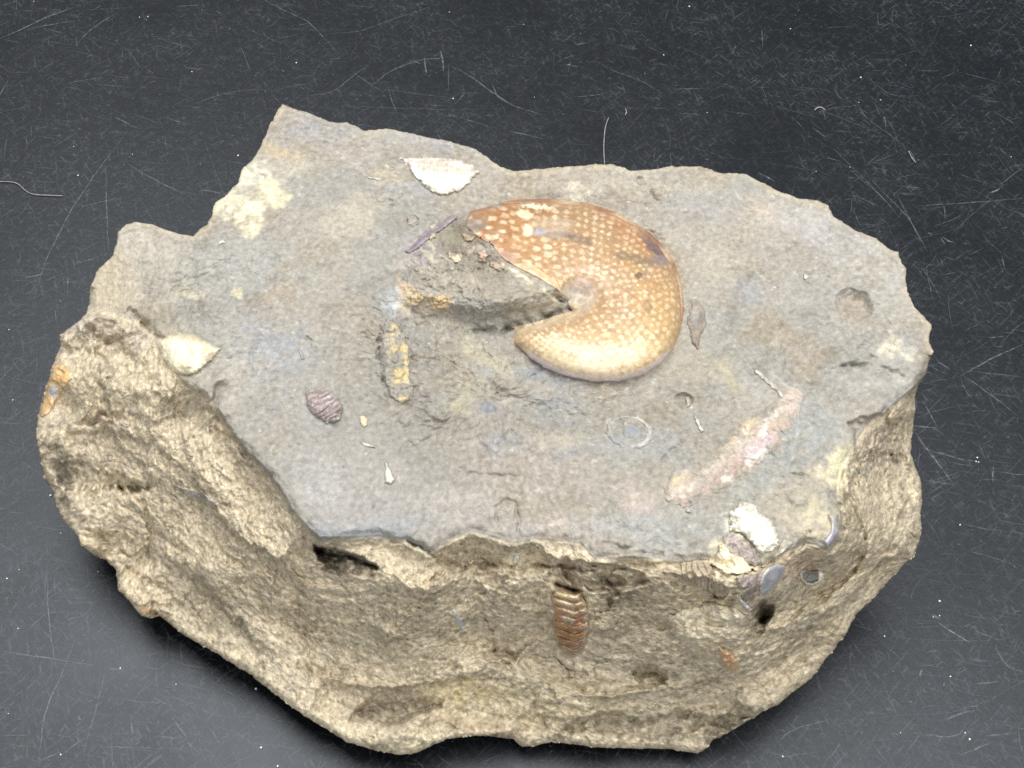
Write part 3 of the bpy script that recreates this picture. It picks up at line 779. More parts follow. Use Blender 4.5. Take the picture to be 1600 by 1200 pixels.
def amm_h(u, v, sd, q):
    dr = np.maximum(sdist(u, v, AMM), 0)
    x = np.clip(dr / 64, 0, 1)
    h = .0067 * np.clip(1 - (1 - x) ** 2, 0, 1) ** .62
    r = np.hypot((u - UC[0]) / 1.15, (v - UC[1]))
    h = h - .0040 * np.exp(-(r / 24) ** 2) - .0012 * np.exp(-(r / 60) ** 2)
    # the whorl rounds over at the gash
    gd = segdist(u, v, [(780, 519), (815, 509), (845, 501), (875, 491), (895, 485)])
    h = h - .0036 * (1 - ss(0, 26, gd)) * ss(440, 500, v)
    # broken edge of the shell, a thin step
    ed = segdist(u, v, [(886, 470), (868, 456), (852, 446), (836, 436), (812, 424), (790, 412), (778, 402), (766, 386), (745, 374), (728, 356)])
    h = h - .0011 * (1 - ss(0, 6, ed))
    th = np.arctan2(v - UC[1], (u - UC[0]) * .8)
    rho = r / (r + dr + 1e-3)
    h = h + .00022 * fbm(q, 1.6, 3, 15) + .00008 * fbm(q, 9, 2, 16)
    return h


def amm_c(u, v, sd, q):
    dr = np.maximum(sdist(u, v, AMM), 0)
    n1 = fbm(q, .9, 3, 101); n2 = fbm(q, 2.6, 3, 102); n3 = perlin(q, 7, 103); n4 = perlin(q, 13, 104)
    n5 = perlin(q, 7, 113); n6 = perlin(q, 2.6, 114); n7 = perlin(q, 2.6, 115)
    ux = u + n6 * 4 + n5 * 1.8; vx = v + n7 * 4 + n3 * 1.8
    th = np.arctan2(vx - UC[1], (ux - UC[0]) * .8)
    r = np.hypot((ux - UC[0]) / 1.15, (vx - UC[1]))
    rho = r / (r + dr + 1e-3)
    c = np.empty((len(u), 3), F4); c[:] = (.37, .235, .125)
    c = mixc(c, (.36, .18, .08), ss(930, 780, u) * ss(450, 380, v) * .95)
    c = mixc(c, (.40, .235, .10), ss(.0, .5, n1) * .6)
    c = mixc(c, (.58, .41, .23), ss(470, 570, v) * .95)
    c = mixc(c, (.52, .34, .15), ss(960, 1040, u) * ss(420, 470, v) * .6)
    c = mixc(c, (.36, .26, .17), ss(.1, .5, n2) * .6)
    # top band, right of centre, redder
    e = ell(u, v, 1000, 365, 60, 20, 30); c = mixc(c, (.42, .20, .10), ss(1.5, .5, e) * .6)
    # spots
    NR = 15.0
    bb = rho * NR + .3 * n1 + .12 * n4
    row = np.floor(bb)
    a = (th / (2 * math.pi) + .5) * np.round(74.0 * (row + .5) / NR + 3) + row * 3.7
    ci = np.floor(a)
    hsh = _perm[(_perm[(ci.astype(np.int32)) & 255] + row.astype(np.int32)) & 255] / 255.0
    h2 = _perm[(_perm[(ci.astype(np.int32) + 77) & 255] + row.astype(np.int32)) & 255] / 255.0
    fa = a - ci - .5 + (hsh - .5) * .3; fb = bb - row - .5 + (h2 - .5) * .3
    size = .22 + .24 * h2 + .16 * ss(480, 585, v) + .10 * n3
    size = size - .12 * ss(.2, .6, fbm(q, .8, 2, 107))
    spot = ss(.15, -.15, np.abs(fa) * (1.0 + .9 * fb) + np.abs(fb) * .85 - size)
    spot = spot * ss(.13, .22, rho) * ss(.995, .93, rho)
    cs = np.empty_like(c); cs[:] = (.70, .565, .38)
    cs = mixc(cs, (.88, .76, .55), ss(800, 740, u) + 0 * u)
    cs = mixc(cs, (.86, .72, .46), ss(490, 570, v))
    k = spot * (.85 + .15 * n4)
    k = k * (.58 + .34 * ss(-.3, .3, n2)) * (1 - .35 * ss(0, .4, n5))
    c = c * (1 - k[:, None]) + cs * k[:, None]
    # cream bottom merge
    m = ss(520, 592, v) * ss(-.5, .2, fbm(q, 3.5, 3, 108) + .4 * ss(1000, 860, u)) * .65
    c = mixc(c, (.85, .73, .54), m)
    # dark and grey blotches
    for (cx, cy, aa, b_, rot, col, st) in [(1032, 392, 30, 12, 38, (.13, .09, .10), .9), (1030, 408, 16, 8, 10, (.24, .19, .19), .8), (1012, 372, 16, 8, 30, (.2, .12, .10), .6),
                                          (868, 366, 36, 8, 4, (.30, .25, .21), .75), (905, 375, 26, 7, 14, (.18, .13, .09), .7), (842, 362, 8, 5, 0, (.32, .36, .45), .8), (864, 350, 34, 12, 0, (.48, .40, .30), .5),
                                          (990, 405, 34, 8, 15, (.22, .16, .10), .7), (1000, 432, 8, 5, 0, (.12, .08, .05), .8), (1012, 478, 5, 12, 5, (.24, .15, .08), .6),
                                          (742, 352, 18, 12, -10, (.26, .22, .19), .8), (762, 385, 16, 10, 30, (.30, .25, .20), .7), (790, 400, 22, 8, 25, (.40, .27, .22), .6), (840, 322, 26, 3.5, 3, (.85, .75, .55), .9), (818, 335, 14, 7, 10, (.84, .72, .5), .8), (824, 360, 8, 10, 0, (.86, .76, .55), .7)]:
        e = ell(u + n2 * 6 + n3 * 3, v + n1 * 4 + n4 * 3, cx, cy, aa, b_, rot)
        c = mixc(c, col, st * ss(1.3, .7, e))
    # cream band along the broken edge
    ed = segdist(u + n3 * 2, v + n4 * 2, [(886, 478), (868, 462), (850, 450), (830, 437), (810, 426), (788, 416)])
    c = mixc(c, (.80, .72, .50), ss(6, 2, ed) * .95)
    ed2 = inside(u, v, [(788, 412), (830, 412), (870, 440), (890, 478), (860, 455)])
    c = mixc(c, (.72, .58, .36), np.where(ed2, .45, 0))
    # umbilicus
    e = ell(u, v, 906, 462, 30, 27, 0)
    c = mixc(c, (.50, .42, .33), ss(1.25, .6, e + .2 * n2) * .9)
    e = ell(u, v, 910, 444, 14, 9, 20); c = mixc(c, (.60, .45, .38), ss(1.4, .6, e) * .7)
    e = ell(u, v, 918, 462, 9, 7, -20); c = mixc(c, (.66, .54, .45), ss(1.3, .6, e) * .6)  # small painted highlight
    e = ell(u, v, 893, 468, 15, 20, -20); c = mixc(c, (.38, .35, .29), ss(1.3, .6, e) * .8)
    # plain tan lip over the gash
    gd = segdist(u, v, [(780, 519), (815, 509), (845, 501), (875, 491), (895, 485)])
    c = mixc(c, (.52, .42, .28), ss(20, 6, gd) * ss(440, 500, v) * .9)
    # rim
    th0 = th
    topr = ss(5, 1.5, dr + n3) * ss(480, 420, v)
    c = mixc(c, (.26, .12, .07), topr * .8 * ss(-.6, .2, n1 + .3))
    rr = ss(8, 2, dr + n3 * 2) * ss(1030, 1050, u) * ss(540, 500, v)
    c = mixc(c, (.40, .22, .12), rr * .6)
    lil = ss(10, 4, dr) * ss(540, 560, v) * ss(-.3, .2, fbm(q, .9, 2, 109) + .1)
    c = mixc(c, (.70, .62, .66), lil * .8)
    return c * (1 + .08 * n4)[:, None]


amm = patch('ammonite', SHELL, amm_h, amm_c, M_shell, rock, step=.9, detail=0.05, ragged=1.0, label='honey coloured ammonite shell freckled with cream spots',
            mask=lambda u, v: segdist(u, v, [(886, 470), (868, 456), (852, 446), (836, 436), (812, 424), (790, 412), (778, 402), (766, 386), (745, 374), (728, 356)]) + 12 * fbm(np.stack([u * .05, v * .05, u * 0], 1), 1.7, 4, 9, gain=.75) - .5 + 20 * ss(806, 830, u), seed=2, cover=0, amm=False)
patch('umbilicus', [(890, 452), (900, 440), (915, 440), (928, 450), (930, 464), (920, 476), (905, 482), (894, 476), (889, 464)],
      lambda u, v, sd, q: amm_h(u, v, sd, q) - .0001 + .0002 * ss(0, 14, sd), cols((.38, .32, .26), (.47, .37, .30), 2.5, 5, (-.1, .4), grain=.05),
      M_shell, amm, step=1.0, detail=.05, ragged=1.5, label='smooth pinkish grey plug at the centre of the coil', seed=3, cover=.7, amm=False)
patch('keel_edge', [(633,392),(648,381),(658,366),(673,356),(693,345),(708,336),(714,337),(714,342),(698,354),(680,365),(667,376),(650,390),(638,396)],
      dome(.0012, 7, .0003, 6), cols((.24, .19, .22), (.36, .31, .35), 4, 6), M_chalk, amm, step=1.0, ragged=2.0, label='dull purple strip of broken shell rim', seed=4)
patch('keel_edge', [(785,316),(800,313),(830,311),(870,311),(920,318),(965,332),(1000,352),(1030,377),(1053,408),(1066,445),(1070,480),(1066,505),(1062,480),(1058,445),(1046,414),(1024,384),(996,360),(962,341),(920,327),(870,320),(830,318),(785,320)],
      lambda u, v, sd, q: .0012 * np.clip(sd / 3, 0, 1) ** .5 + np.maximum(sdist(u, v, AMM), 0) * .00012, cols((.30, .15, .08), (.50, .36, .22), 1.2, 8, (-.3, .3)), M_shell, amm, step=.8, detail=.05, ragged=.8, label='thin brown outer rim of the shell', seed=5, cover=0, amm=False)

for k, (pl, cc) in enumerate([
        ([(722,366),(734,364),(742,370),(738,378),(726,376)], (.62, .47, .30)), ([(700,392),(716,396),(724,406),(712,410),(700,402)], (.60, .53, .40)),
        ([(744,392),(756,390),(764,400),(760,410),(750,408)], (.58, .44, .32)), ([(764,404),(780,410),(790,420),(778,424),(766,416)], (.48, .36, .28)),
        ([(672,352),(684,350),(682,366),(672,376),(668,364)], (.56, .50, .32)), ([(728,344),(744,340),(748,352),(738,358),(728,354)], (.30, .24, .20)),
        ([(640,462),(654,456),(664,466),(654,480),(640,478)], (.58, .44, .26)), ([(674,462),(690,458),(700,468),(690,478),(676,476)], (.62, .46, .27))]):
    patch('shell_scrap', pl, dome(.0007, 4, .0006, 7), cols(cc, tuple(x * .6 for x in cc), 5, 150 + k), M_chalk, amm, step=.9, detail=1, ragged=4.5, seed=170 + k, cover=.7, soft=4)

# ------------------------------------------------------------------ other fossils let into the stone


def ex_bivalve(c, u, v, sd, q):
    e = ell(u, v, 690, 262, 50, 12, 8)
    c = mixc(c, (.52, .44, .36), ss(1.3, .6, e + .5 * fbm(q, 4, 2, 3)) * .8)
    return c


patch('shell_fragment', [(625,245),(644,248),(669,246),(703,247),(722,251),(737,258),(750,270),(738,278),(732,287),(718,299),(691,305),(675,300),(659,287),(644,268)],
      lambda u, v, sd, q: dome(.0016, 16, .0003, 4)(u, v, sd, q) + .0004 * ss(285, 260, v) * np.sin(u * .7 + v * .2) * .3, cols((.86, .83, .76), (.74, .66, .55), 2.5, 3, extra=ex_bivalve), M_chalk, label='bright white shell fragment near the back edge', soft=7, cover=.3, seed=11, ragged=4, step=1.0)
patch('shell_fragment', [(250,534),(262,524),(278,519),(300,523),(322,533),(345,545),(331,562),(309,581),(291,587),(269,580),(253,559)],
      dome(.0022, 20, .0003, 5), cols((.80, .74, .54), (.66, .58, .40), 2.5, 4, (0, .5), extra=lambda c, u, v, sd, q: mixc(c, (.42, .36, .24), ss(540, 528, v + .2 * (300 - u)) * .7)), M_chalk, label='rounded cream shell on the left shoulder', seed=12, step=1.0, soft=6, cover=.2, ragged=2.5, detail=.25)


def ex_lens(c, u, v, sd, q):
    m = ss(605, 622, u + 8 * fbm(q, 3, 2, 9) - .12 * (v - 560)) * ss(-.12, .12, fbm(q, 2.3, 3, 19))
    c = mixc(c, (.56, .45, .25), m)
    return mixc(c, (.20, .19, .18), ss(600, 594, u - .12 * (v - 560)) * .8)


patch('lens_shell', [(605,497),(619,505),(634,525),(641,550),(639,575),(645,606),(644,625),(628,630),(609,620),(597,587),(591,553),(593,519)],
      dome(.0009, 12, .0004, 4), cols((.27, .255, .22), (.36, .33, .28), 3, 5, extra=ex_lens), M_chalk, label='upright lens shaped fossil with ochre patches', seed=13, step=1.0, ragged=4, soft=5)


def ex_ribs(c, u, v, sd, q):
    s = np.sin((u * .7 + v) * .62 + 6 * perlin(q, 3, 5) + 2 * perlin(q, 7, 6))
    c = mixc(c, (.62, .56, .54), ss(.4, .9, s) * ss(-.1, .3, fbm(q, 3, 2, 8) + .3 * ss(500, 530, u)) * .8)  # white highlights of the ribs put into the colour
    return mixc(c, (.13, .10, .09), ss(-.3, -.9, s) * .5)  # shading between the ribs painted dark


patch('cockle_shell', [(477,612),(490,606),(512,610),(530,620),(537,635),(535,650),(525,662),(508,660),(490,648),(478,632)],
      lambda u, v, sd, q: dome(.0022, 22, .0006, 5)(u, v, sd, q) + .00015 * np.sin((u * .7 + v) * .75 + 3 * perlin(q, 3, 5)) * np.minimum(1, sd / 5), cols((.32, .26, .25), (.24, .19, .18), 4, 6, extra=ex_ribs), M_shell, label='small ribbed purplish shell bulging from the top', seed=14, step=.9, ragged=4, soft=6)


def ring_h(u, v, sd, q):
    e = ell(u, v, 984, 674, 36, 26, 12)
    return .0001 + .00022 * np.exp(-((e - .88) / .12) ** 2) * (1 + perlin(q, 3, 4)) + .0003 * perlin(q, 4, 9) - .0006 * np.exp(-((e - .62) / .15) ** 2) + .0008 * ss(.5, 0, e)


def ring_c(u, v, sd, q):
    e = ell(u, v, 984, 674, 36, 26, 12)
    th = np.arctan2(v - 674, u - 984)
    c = cols((.34, .33, .31), (.28, .30, .32), 3, 5)(u, v, sd, q)
    m = np.exp(-((e - .84 + .16 * fbm(q, 4, 3, 4)) / (.09 + .07 * ss(-.3, .3, perlin(q, 3, 44)))) ** 2) * ss(-.5, .3, np.cos(th + .5) + 1.1 * fbm(q, 3, 3, 7))
    c = mixc(c, (.60, .57, .48), m * .5)
    return mixc(c, (.25, .26, .27), ss(.6, .2, e) * .4)


patch('ring_shell', [(984 + 37 * math.cos(a) - 5 * math.sin(a), 674 + 26 * math.sin(a) + 7 * math.cos(a) * .9) for a in np.linspace(0, 2 * math.pi, 24, endpoint=False)],
      ring_h, ring_c, M_chalk, label='small ring shaped shell with a pale rim', seed=15, step=.9, detail=.8, cover=.6, ragged=4)


def ex_pink(c, u, v, sd, q):
    up = ss(10, -14, (v - 690) + .78 * (u - 1145) + 18 * 0)   # upper left flank
    c = mixc(c, (.56, .45, .28), up * .8)
    lo = ss(-5, 25, (v - 690) + .78 * (u - 1165))
    c = mixc(c, (.40, .30, .25), lo * .7)
    c = mixc(c, (.74, .68, .60), ss(.25, .6, fbm(q, 3.2, 3, 29)) * .8)
    e = ell(u, v, 1185, 700, 34, 14, -42); c = mixc(c, (.56, .50, .52), ss(1.3, .5, e) * .6)
    e = ell(u, v, 1190, 712, 16, 8, -30); c = mixc(c, (.78, .72, .64), ss(1.3, .6, e) * .8)
    e = ell(u, v, 1240, 625, 20, 30, 20); c = mixc(c, (.52, .42, .38), ss(1.3, .5, e) * .6)
    return c


patch('long_shell', [(1226,600),(1244,602),(1259,609),(1256,631),(1241,666),(1219,697),(1187,725),(1150,753),(1106,778),(1069,794),(1041,784),(1037,756),(1050,737),(1069,733),(1094,734),(1103,719),(1125,694),(1150,678),(1150,659),(1169,647),(1197,645),(1216,625)],
      dome(.0006, 16, .0004, 3.5, 1.3), cols((.42, .36, .29), (.48, .42, .36), 2, 7, extra=ex_pink), M_chalk, label='long pinkish fossil lying diagonally across the top', seed=16, sink=.0003, ragged=7, cover=.95, detail=1, soft=15)
patch('chalk_crust', [(1141,800),(1152,790),(1170,784),(1182,790),(1188,802),(1200,808),(1212,822),(1216,840),(1219,852),(1204,861),(1192,864),(1180,856),(1168,840),(1156,830),(1142,829),(1138,814)],
      dome(.0020, 9, .0013, 6), cols((.82, .79, .67), (.90, .88, .78), 4, 8, extra=lambda c, u, v, sd, q: mixc(c, (.46, .42, .36), ss(1.3, .6, ell(u, v, 1150, 812, 11, 6, -20)) * .8)), M_chalk, label='bright white knobbly crust on the front corner', seed=17, ragged=5, soft=6, cover=.3, step=1.0)
patch('shell_lump', [(1128,838),(1142,830),(1158,834),(1170,846),(1182,862),(1190,880),(1180,888),(1160,878),(1140,868),(1130,856)],
      dome(.0012, 9, .0012, 6), cols((.30, .25, .23), (.44, .38, .34), 5, 9), M_shell, label='purplish brown broken shell below the white crust', seed=18, ragged=6, soft=7)
patch('shell_fragment', [(1107,878),(1118,870),(1127,846),(1134,852),(1143,862),(1160,868),(1175,883),(1196,884),(1180,892),(1158,899),(1140,900),(1122,890)],
      dome(.0014, 7, .0014, 6), cols((.80, .72, .52), (.56, .47, .34), 5, 10), M_chalk, label='splintered cream shell on the front corner', seed=19, ragged=7, soft=6)
patch('shell_lump', [(1150,900),(1170,894),(1192,890),(1190,912),(1184,930),(1176,944),(1164,934),(1152,916)],
      dome(.0014, 9, .0007, 6), cols((.24, .20, .18), (.46, .38, .36), 6, 11, (0, .5)), M_shell, label='dark purplish shell mass beside the blue grey nacre', seed=20, ragged=5, soft=6)
patch('nacre_plate', [(1186,914),(1190,898),(1198,886),(1212,880),(1228,884),(1225,900),(1214,916),(1198,931),(1186,932)],
      dome(.0016, 8), cols((.33, .345, .385), (.42, .43, .46), 2, 12, grain=.06), M_nacre, label='smooth blue grey plate of nacre', detail=.2, seed=21, ragged=1.5, step=1.0)
patch('nacre_plate', [(1292,803),(1310,803),(1312,830),(1304,848),(1292,856),(1286,846),(1296,832),(1298,818)],
      dome(.0014, 7), cols((.50, .46, .52), (.32, .33, .38), 2, 13, grain=.06, extra=lambda c, u, v, sd, q: mixc(c, (.33, .34, .37), ss(836, 820, v) * .8)), M_nacre, label='lilac nacre at the corner of the plateau', detail=.2, seed=22, ragged=1.5)
patch('nacre_plate', [(1150,930),(1157,932),(1168,944),(1178,953),(1172,957),(1160,946)],
      dome(.0012, 4), cols((.66, .70, .72)), M_nacre, label='thin silvery sliver of nacre above the round hole', seed=23, ragged=1, step=.8)


def cres_c(u, v, sd, q):
    c = cols((.20, .175, .15), (.30, .31, .30), 4, 14)(u, v, sd, q)
    c = mixc(c, (.42, .44, .43), ss(1262, 1254, u) * .6)
    c = mixc(c, (.72, .68, .54), ss(3.2, 1.8, sd) * ss(897, 902, v + .3 * (1268 - u)))
    return mixc(c, (.88, .86, .74), ss(1277, 1281, u))


patch('crescent_shell', [(1249,892),(1258,890),(1268,892),(1278,892),(1287,896),(1287,904),(1280,910),(1270,915),(1260,913),(1252,905)],
      lambda u, v, sd, q: .0012 * np.clip(sd / 1.5, 0, 1) - .0011 * ss(2.2, 5, sd) * ss(1281, 1276, u), cres_c, M_shell, label='tiny cupped crescent shell on the side', seed=24, ragged=1.0, step=.6, cover=0, detail=.4)

# ribbed brown fossil: body and its chevron ribs
RB = [(860,934),(866,922),(880,918),(894,920),(907,927),(916,943),(922,962),(922,983),(917,1004),(910,1019),(897,1027),(883,1024),(871,1011),(866,992),(862,974),(865,956)]


def rb_h(u, v, sd, q):
    return .0042 * np.sqrt(np.clip(1 - (1 - np.clip(sd / 30, 0, 1)) ** 2, 0, 1)) + .0002 * fbm(q, 6, 2, 3)


def rb_c(u, v, sd, q):
    c = cols((.27, .18, .115), (.38, .28, .19), 3, 15)(u, v, sd, q)
    return mixc(c, (.24, .16, .11), ss(1008, 1022, v) * .4)


ribf = patch('ribbed_fossil', RB, rb_h, rb_c, M_shell, label='upright oval brown fossil with chevron ribs on the front face', cover=.3, seed=25, ragged=1.2, step=.8, detail=.1)
rcols = [(.62, .50, .30), (.50, .36, .22), (.44, .30, .18), (.34, .16, .085), (.40, .19, .07), (.37, .17, .06), (.28, .14, .07), (.28, .18, .12)]
for k in range(8):
    y0 = 928 + k * 12.0
    cen = lambda u, y0=y0: y0 + 7 - np.abs(u - 897) * .28

    def mk(u, v, y0=y0):
        yc = y0 + 7 - np.abs(u - 897) * (.26 + .02 * k)
        return np.minimum(4.3 - np.abs(v - yc), sdist(u, v, RB) - 3.0)
    patch('rib', [(862, y0 - 10), (924, y0 - 10), (924, y0 + 16), (862, y0 + 16)],
          lambda u, v, sd, q, mk=mk: rb_h(u, v, sdist(u, v, RB), q) + .0008 * np.clip(sd / 4.0, 0, 1) ** .6,
          cols(rcols[k], (.60, .50, .38), 4, 30 + k, (.0, .5), extra=lambda c, u, v, sd, q: mixc(c, (.60, .54, .42), ss(908, 916, u) * .7)), M_shell, ribf, mask=mk, ragged=1.2, step=.8, detail=.1, seed=40 + k, out=1.6, sink=.0002, cover=0)

patch('bivalve_cast', [(1043,966),(1062,954),(1090,948),(1120,944),(1150,950),(1166,964),(1168,984),(1150,1003),(1126,1006),(1122,1018),(1112,1034),(1092,1028),(1066,1008),(1046,986)],
      dome(.0022, 22, .0005, 4), cols((.56, .49, .36), (.66, .60, .47), 2, 16, c3=(.46, .38, .26)), M_chalk, label='pale rounded cast bulging from the front face', cover=.15, seed=26, ragged=3)
patch('shell_fragment', [(1120,1006),(1128,1012),(1143,1018),(1152,1032),(1158,1044),(1146,1050),(1132,1046),(1126,1030)],
      dome(.0016, 8, .0003, 5), cols((.50, .31, .17), (.58, .42, .27), 4, 17), M_shell, label='orange brown shell flake on the front face', seed=27)
patch('wood_fragment', [(1062,880),(1090,876),(1112,876),(1116,905),(1120,926),(1106,928),(1088,914),(1066,904)],
      lambda u, v, sd, q: dome(.0012, 6)(u, v, sd, q) + .0003 * np.sin((u - .15 * v) * .7 + 5 * perlin(q, 2.5, 5)) * np.minimum(1, sd / 3), cols((.38, .31, .23), (.48, .42, .31), 3, 18, extra=lambda c, u, v, sd, q: mixc(c, (.22, .17, .12), ss(.3, .9, np.sin((u - .15 * v) * .7 + 2 + 5 * perlin(q, 2.5, 5))) * .5)), M_chalk, label='brown grooved fossil wood under the front edge', seed=28)
patch('dark_shell', [(1080,470),(1093,473),(1103,488),(1103,508),(1096,524),(1090,546),(1080,530),(1074,500)],
      dome(.0008, 8, .0005, 6), cols((.28, .23, .18), (.20, .18, .15), 4, 19, extra=lambda c, u, v, sd, q: mixc(c, (.34, .33, .33), ss(1.2, .5, ell(u, v, 1085, 492, 8, 16, 0)) * .6)), M_chalk, label='dark oval shell just right of the ammonite', seed=29, soft=7, ragged=4, cover=.3)
patch('ochre_crust', [(83,572),(96,567),(108,576),(112,590),(104,604),(92,616),(84,634),(72,648),(62,654),(63,640),(70,620),(77,596)],
      dome(.0010, 8, .0007, 5), cols((.60, .38, .17), (.72, .58, .36), 4, 20, extra=lambda c, u, v, sd, q: mixc(c, (.48, .50, .55), ss(1.3, .6, ell(u, v, 84, 612, 9, 10, 0)) * .8)), M_chalk, label='orange crust on the left tip', seed=30, ragged=3)
patch('pit_shell', [(637,338),(645,335),(653,341),(654,349),(646,355),(637,350)],
      dome(.0009, 8), cols((.30, .27, .24), (.40, .36, .32), 5, 21), M_chalk, label='small round shell behind the purple strip', seed=31, step=.8)
patch('spire_shell', [(1176,574),(1186,580),(1208,598),(1226,618),(1236,634),(1228,630),(1214,612),(1196,596),(1180,582)],
      dome(.0004, 4, .0003, 6), cols((.56, .52, .45), (.40, .38, .34), 4, 22), M_chalk, seed=32, step=.8, ragged=4, soft=5)

SL = [  # small shell slivers: polygon, colour, label
    ([(571,274),(588,277),(603,279),(590,281),(576,279)], (.80, .82, .84), 'tiny white sliver left of the bright white fragment'),
    ([(600,722),(606,722),(608,730),(612,736),(616,750),(611,757),(602,754),(600,742),(603,733)], (.78, .76, .66), 'two joined white grains near the front edge'),
    ([(560,689),(574,692),(586,696),(586,700),(570,697)], (.70, .70, .64), None),
    ([(562,650),(569,648),(575,655),(574,665),(568,668),(562,660)], (.76, .62, .42), 'small cream bead beside the ribbed purplish shell'),
    ([(701,944),(708,946),(724,968),(730,986),(724,989),(714,972)], (.68, .72, .72), 'bluish white needle on the front face'),
    ([(804,866),(816,862),(812,874),(805,883),(801,876)], (.66, .68, .64), None),
    ([(584,960),(592,957),(593,966),(585,970)], (.74, .70, .60), None), ([(584,1002),(590,1002),(590,1018),(584,1016)], (.76, .71, .60), None), ([(574,934),(581,936),(580,946),(574,942)], (.72, .68, .58), None),
    ([(1256,428),(1262,427),(1265,433),(1259,438),(1255,434)], (.84, .82, .76), 'white dot on the flat right part of the top'),
    ([(274,758),(296,764),(318,772),(342,784),(332,787),(306,778),(280,768)], (.46, .45, .42), 'grey streak of shell on the left face'),
    ([(1082,645),(1088,650),(1096,664),(1101,674),(1095,676),(1088,662)], (.76, .72, .62), 'short pale spine right of the ring shell'),
    ([(118,506),(126,508),(134,518),(141,530),(134,530),(124,518)], (.66, .67, .66), None),
    
    ([(340,376),(348,374),(352,379),(342,383)], (.78, .76, .70), None), 
    ([(1352,720),(1360,724),(1352,740),(1342,752),(1340,744)], (.58, .54, .42), None), ([(1420,860),(1430,858),(1427,870),(1419,876)], (.74, .66, .50), None),
    ([(1225,842),(1238,846),(1240,850),(1228,862),(1214,872),(1206,872),(1216,858)], (.66, .62, .52), None),
    ([(1072,795),(1080,794),(1079,801),(1072,801)], (.82, .79, .72), None), ([(1070,617),(1078,619),(1079,634),(1073,637)], (.70, .64, .54), None),
    ([(464,544),(470,548),(476,560),(471,561)], (.62, .62, .58), None), 
     
     
    ([(1044,958),(1052,960),(1048,976),(1042,978)], (.60, .66, .66), None), 
    ([(1298,798),(1304,806),(1306,822),(1300,818)], (.76, .68, .44), None), ([(136,632),(142,628),(146,634),(140,638)], (.66, .62, .52), None), ([(170,712),(182,716),(178,722),(168,719)], (.66, .62, .54), None),
    ([(188,654),(204,662),(200,668),(186,664)], (.58, .50, .42), None), ([(96,596),(104,592),(106,600),(99,606)], (.74, .60, .40), None),
]
for k, (pl, cc, lb) in enumerate(SL):
    patch('shell_sliver', pl, dome(.00045, 3, .0002, 8), cols(tuple(x * .82 for x in cc), tuple(x * .6 for x in cc), 6, 50 + k, grain=.1), M_chalk, label=lb, seed=60 + k, step=.8, ragged=1.8, out=2.0)

# ------------------------------------------------------------------ table top
mt = bpy.data.materials.new('black_scratched_top')
mt.use_nodes = True
nt = mt.node_tree
b = nt.nodes['Principled BSDF']
tc = nt.nodes.new('ShaderNodeTexCoord')


def tnoise(scale, detail=4, rough=.6, dist=0.0):
    n = nt.nodes.new('ShaderNodeTexNoise')
    n.inputs['Scale'].default_value = scale; n.inputs['Detail'].default_value = detail
    n.inputs['Roughness'].default_value = rough; n.inputs['Distortion'].default_value = dist
    nt.links.new(tc.outputs['Object'], n.inputs['Vector'])
    return n


def ramp(src, p0, c0, p1, c1):
    r = nt.nodes.new('ShaderNodeValToRGB')
    r.color_ramp.elements[0].position = p0; r.color_ramp.elements[0].color = c0
    r.color_ramp.elements[1].position = p1; r.color_ramp.elements[1].color = c1
    nt.links.new(src, r.inputs[0])
    return r


na = tnoise(1500, 3, .7); nb = tnoise(420, 5, .75, .2); nc = tnoise(40, 4, .6)
ra = ramp(na.outputs['Fac'], .35, (.0015, .0019, .0027, 1), .75, (.0055, .0068, .0092, 1))
rb = ramp(nb.outputs['Fac'], .52, (0, 0, 0, 1), .78, (.013, .015, .0185, 1))
last = None
parts = [ra.outputs[0], rb.outputs[0]]
for ang, sx_, sy_, lo_, hi_, amt in ((.15, 110, 1900, .62, .80, .036), (-.75, 130, 1800, .62, .80, .036), (1.35, 150, 1700, .62, .80, .036), (.9, 320, 1800, .60, .78, .035), (2.3, 420, 1700, .60, .78, .035)):
    mp0 = nt.nodes.new('ShaderNodeMapping'); mp0.inputs['Rotation'].default_value = (0, 0, ang)
    mp = nt.nodes.new('ShaderNodeMapping'); mp.inputs['Scale'].default_value = (sx_, sy_, 1)
    nt.links.new(mp0.outputs[0], mp.inputs['Vector'])
    wn = tnoise(25, 3, .6)
    wa = nt.nodes.new('ShaderNodeVectorMath'); wa.operation = 'SCALE'; wa.inputs['Scale'].default_value = .006
    nt.links.new(wn.outputs['Color'], wa.inputs[0])
    w2 = nt.nodes.new('ShaderNodeVectorMath'); w2.operation = 'ADD'
    nt.links.new(tc.outputs['Object'], w2.inputs[0]); nt.links.new(wa.outputs[0], w2.inputs[1])
    nt.links.new(w2.outputs[0], mp0.inputs['Vector'])
    n_ = nt.nodes.new('ShaderNodeTexNoise'); n_.inputs['Scale'].default_value = 1.0; n_.inputs['Detail'].default_value = 1.5
    nt.links.new(mp.outputs[0], n_.inputs['Vector'])
    parts.append(ramp(n_.outputs['Fac'], lo_, (0, 0, 0, 1), hi_, (amt * .94, amt, amt * 1.08, 1)).outputs[0])
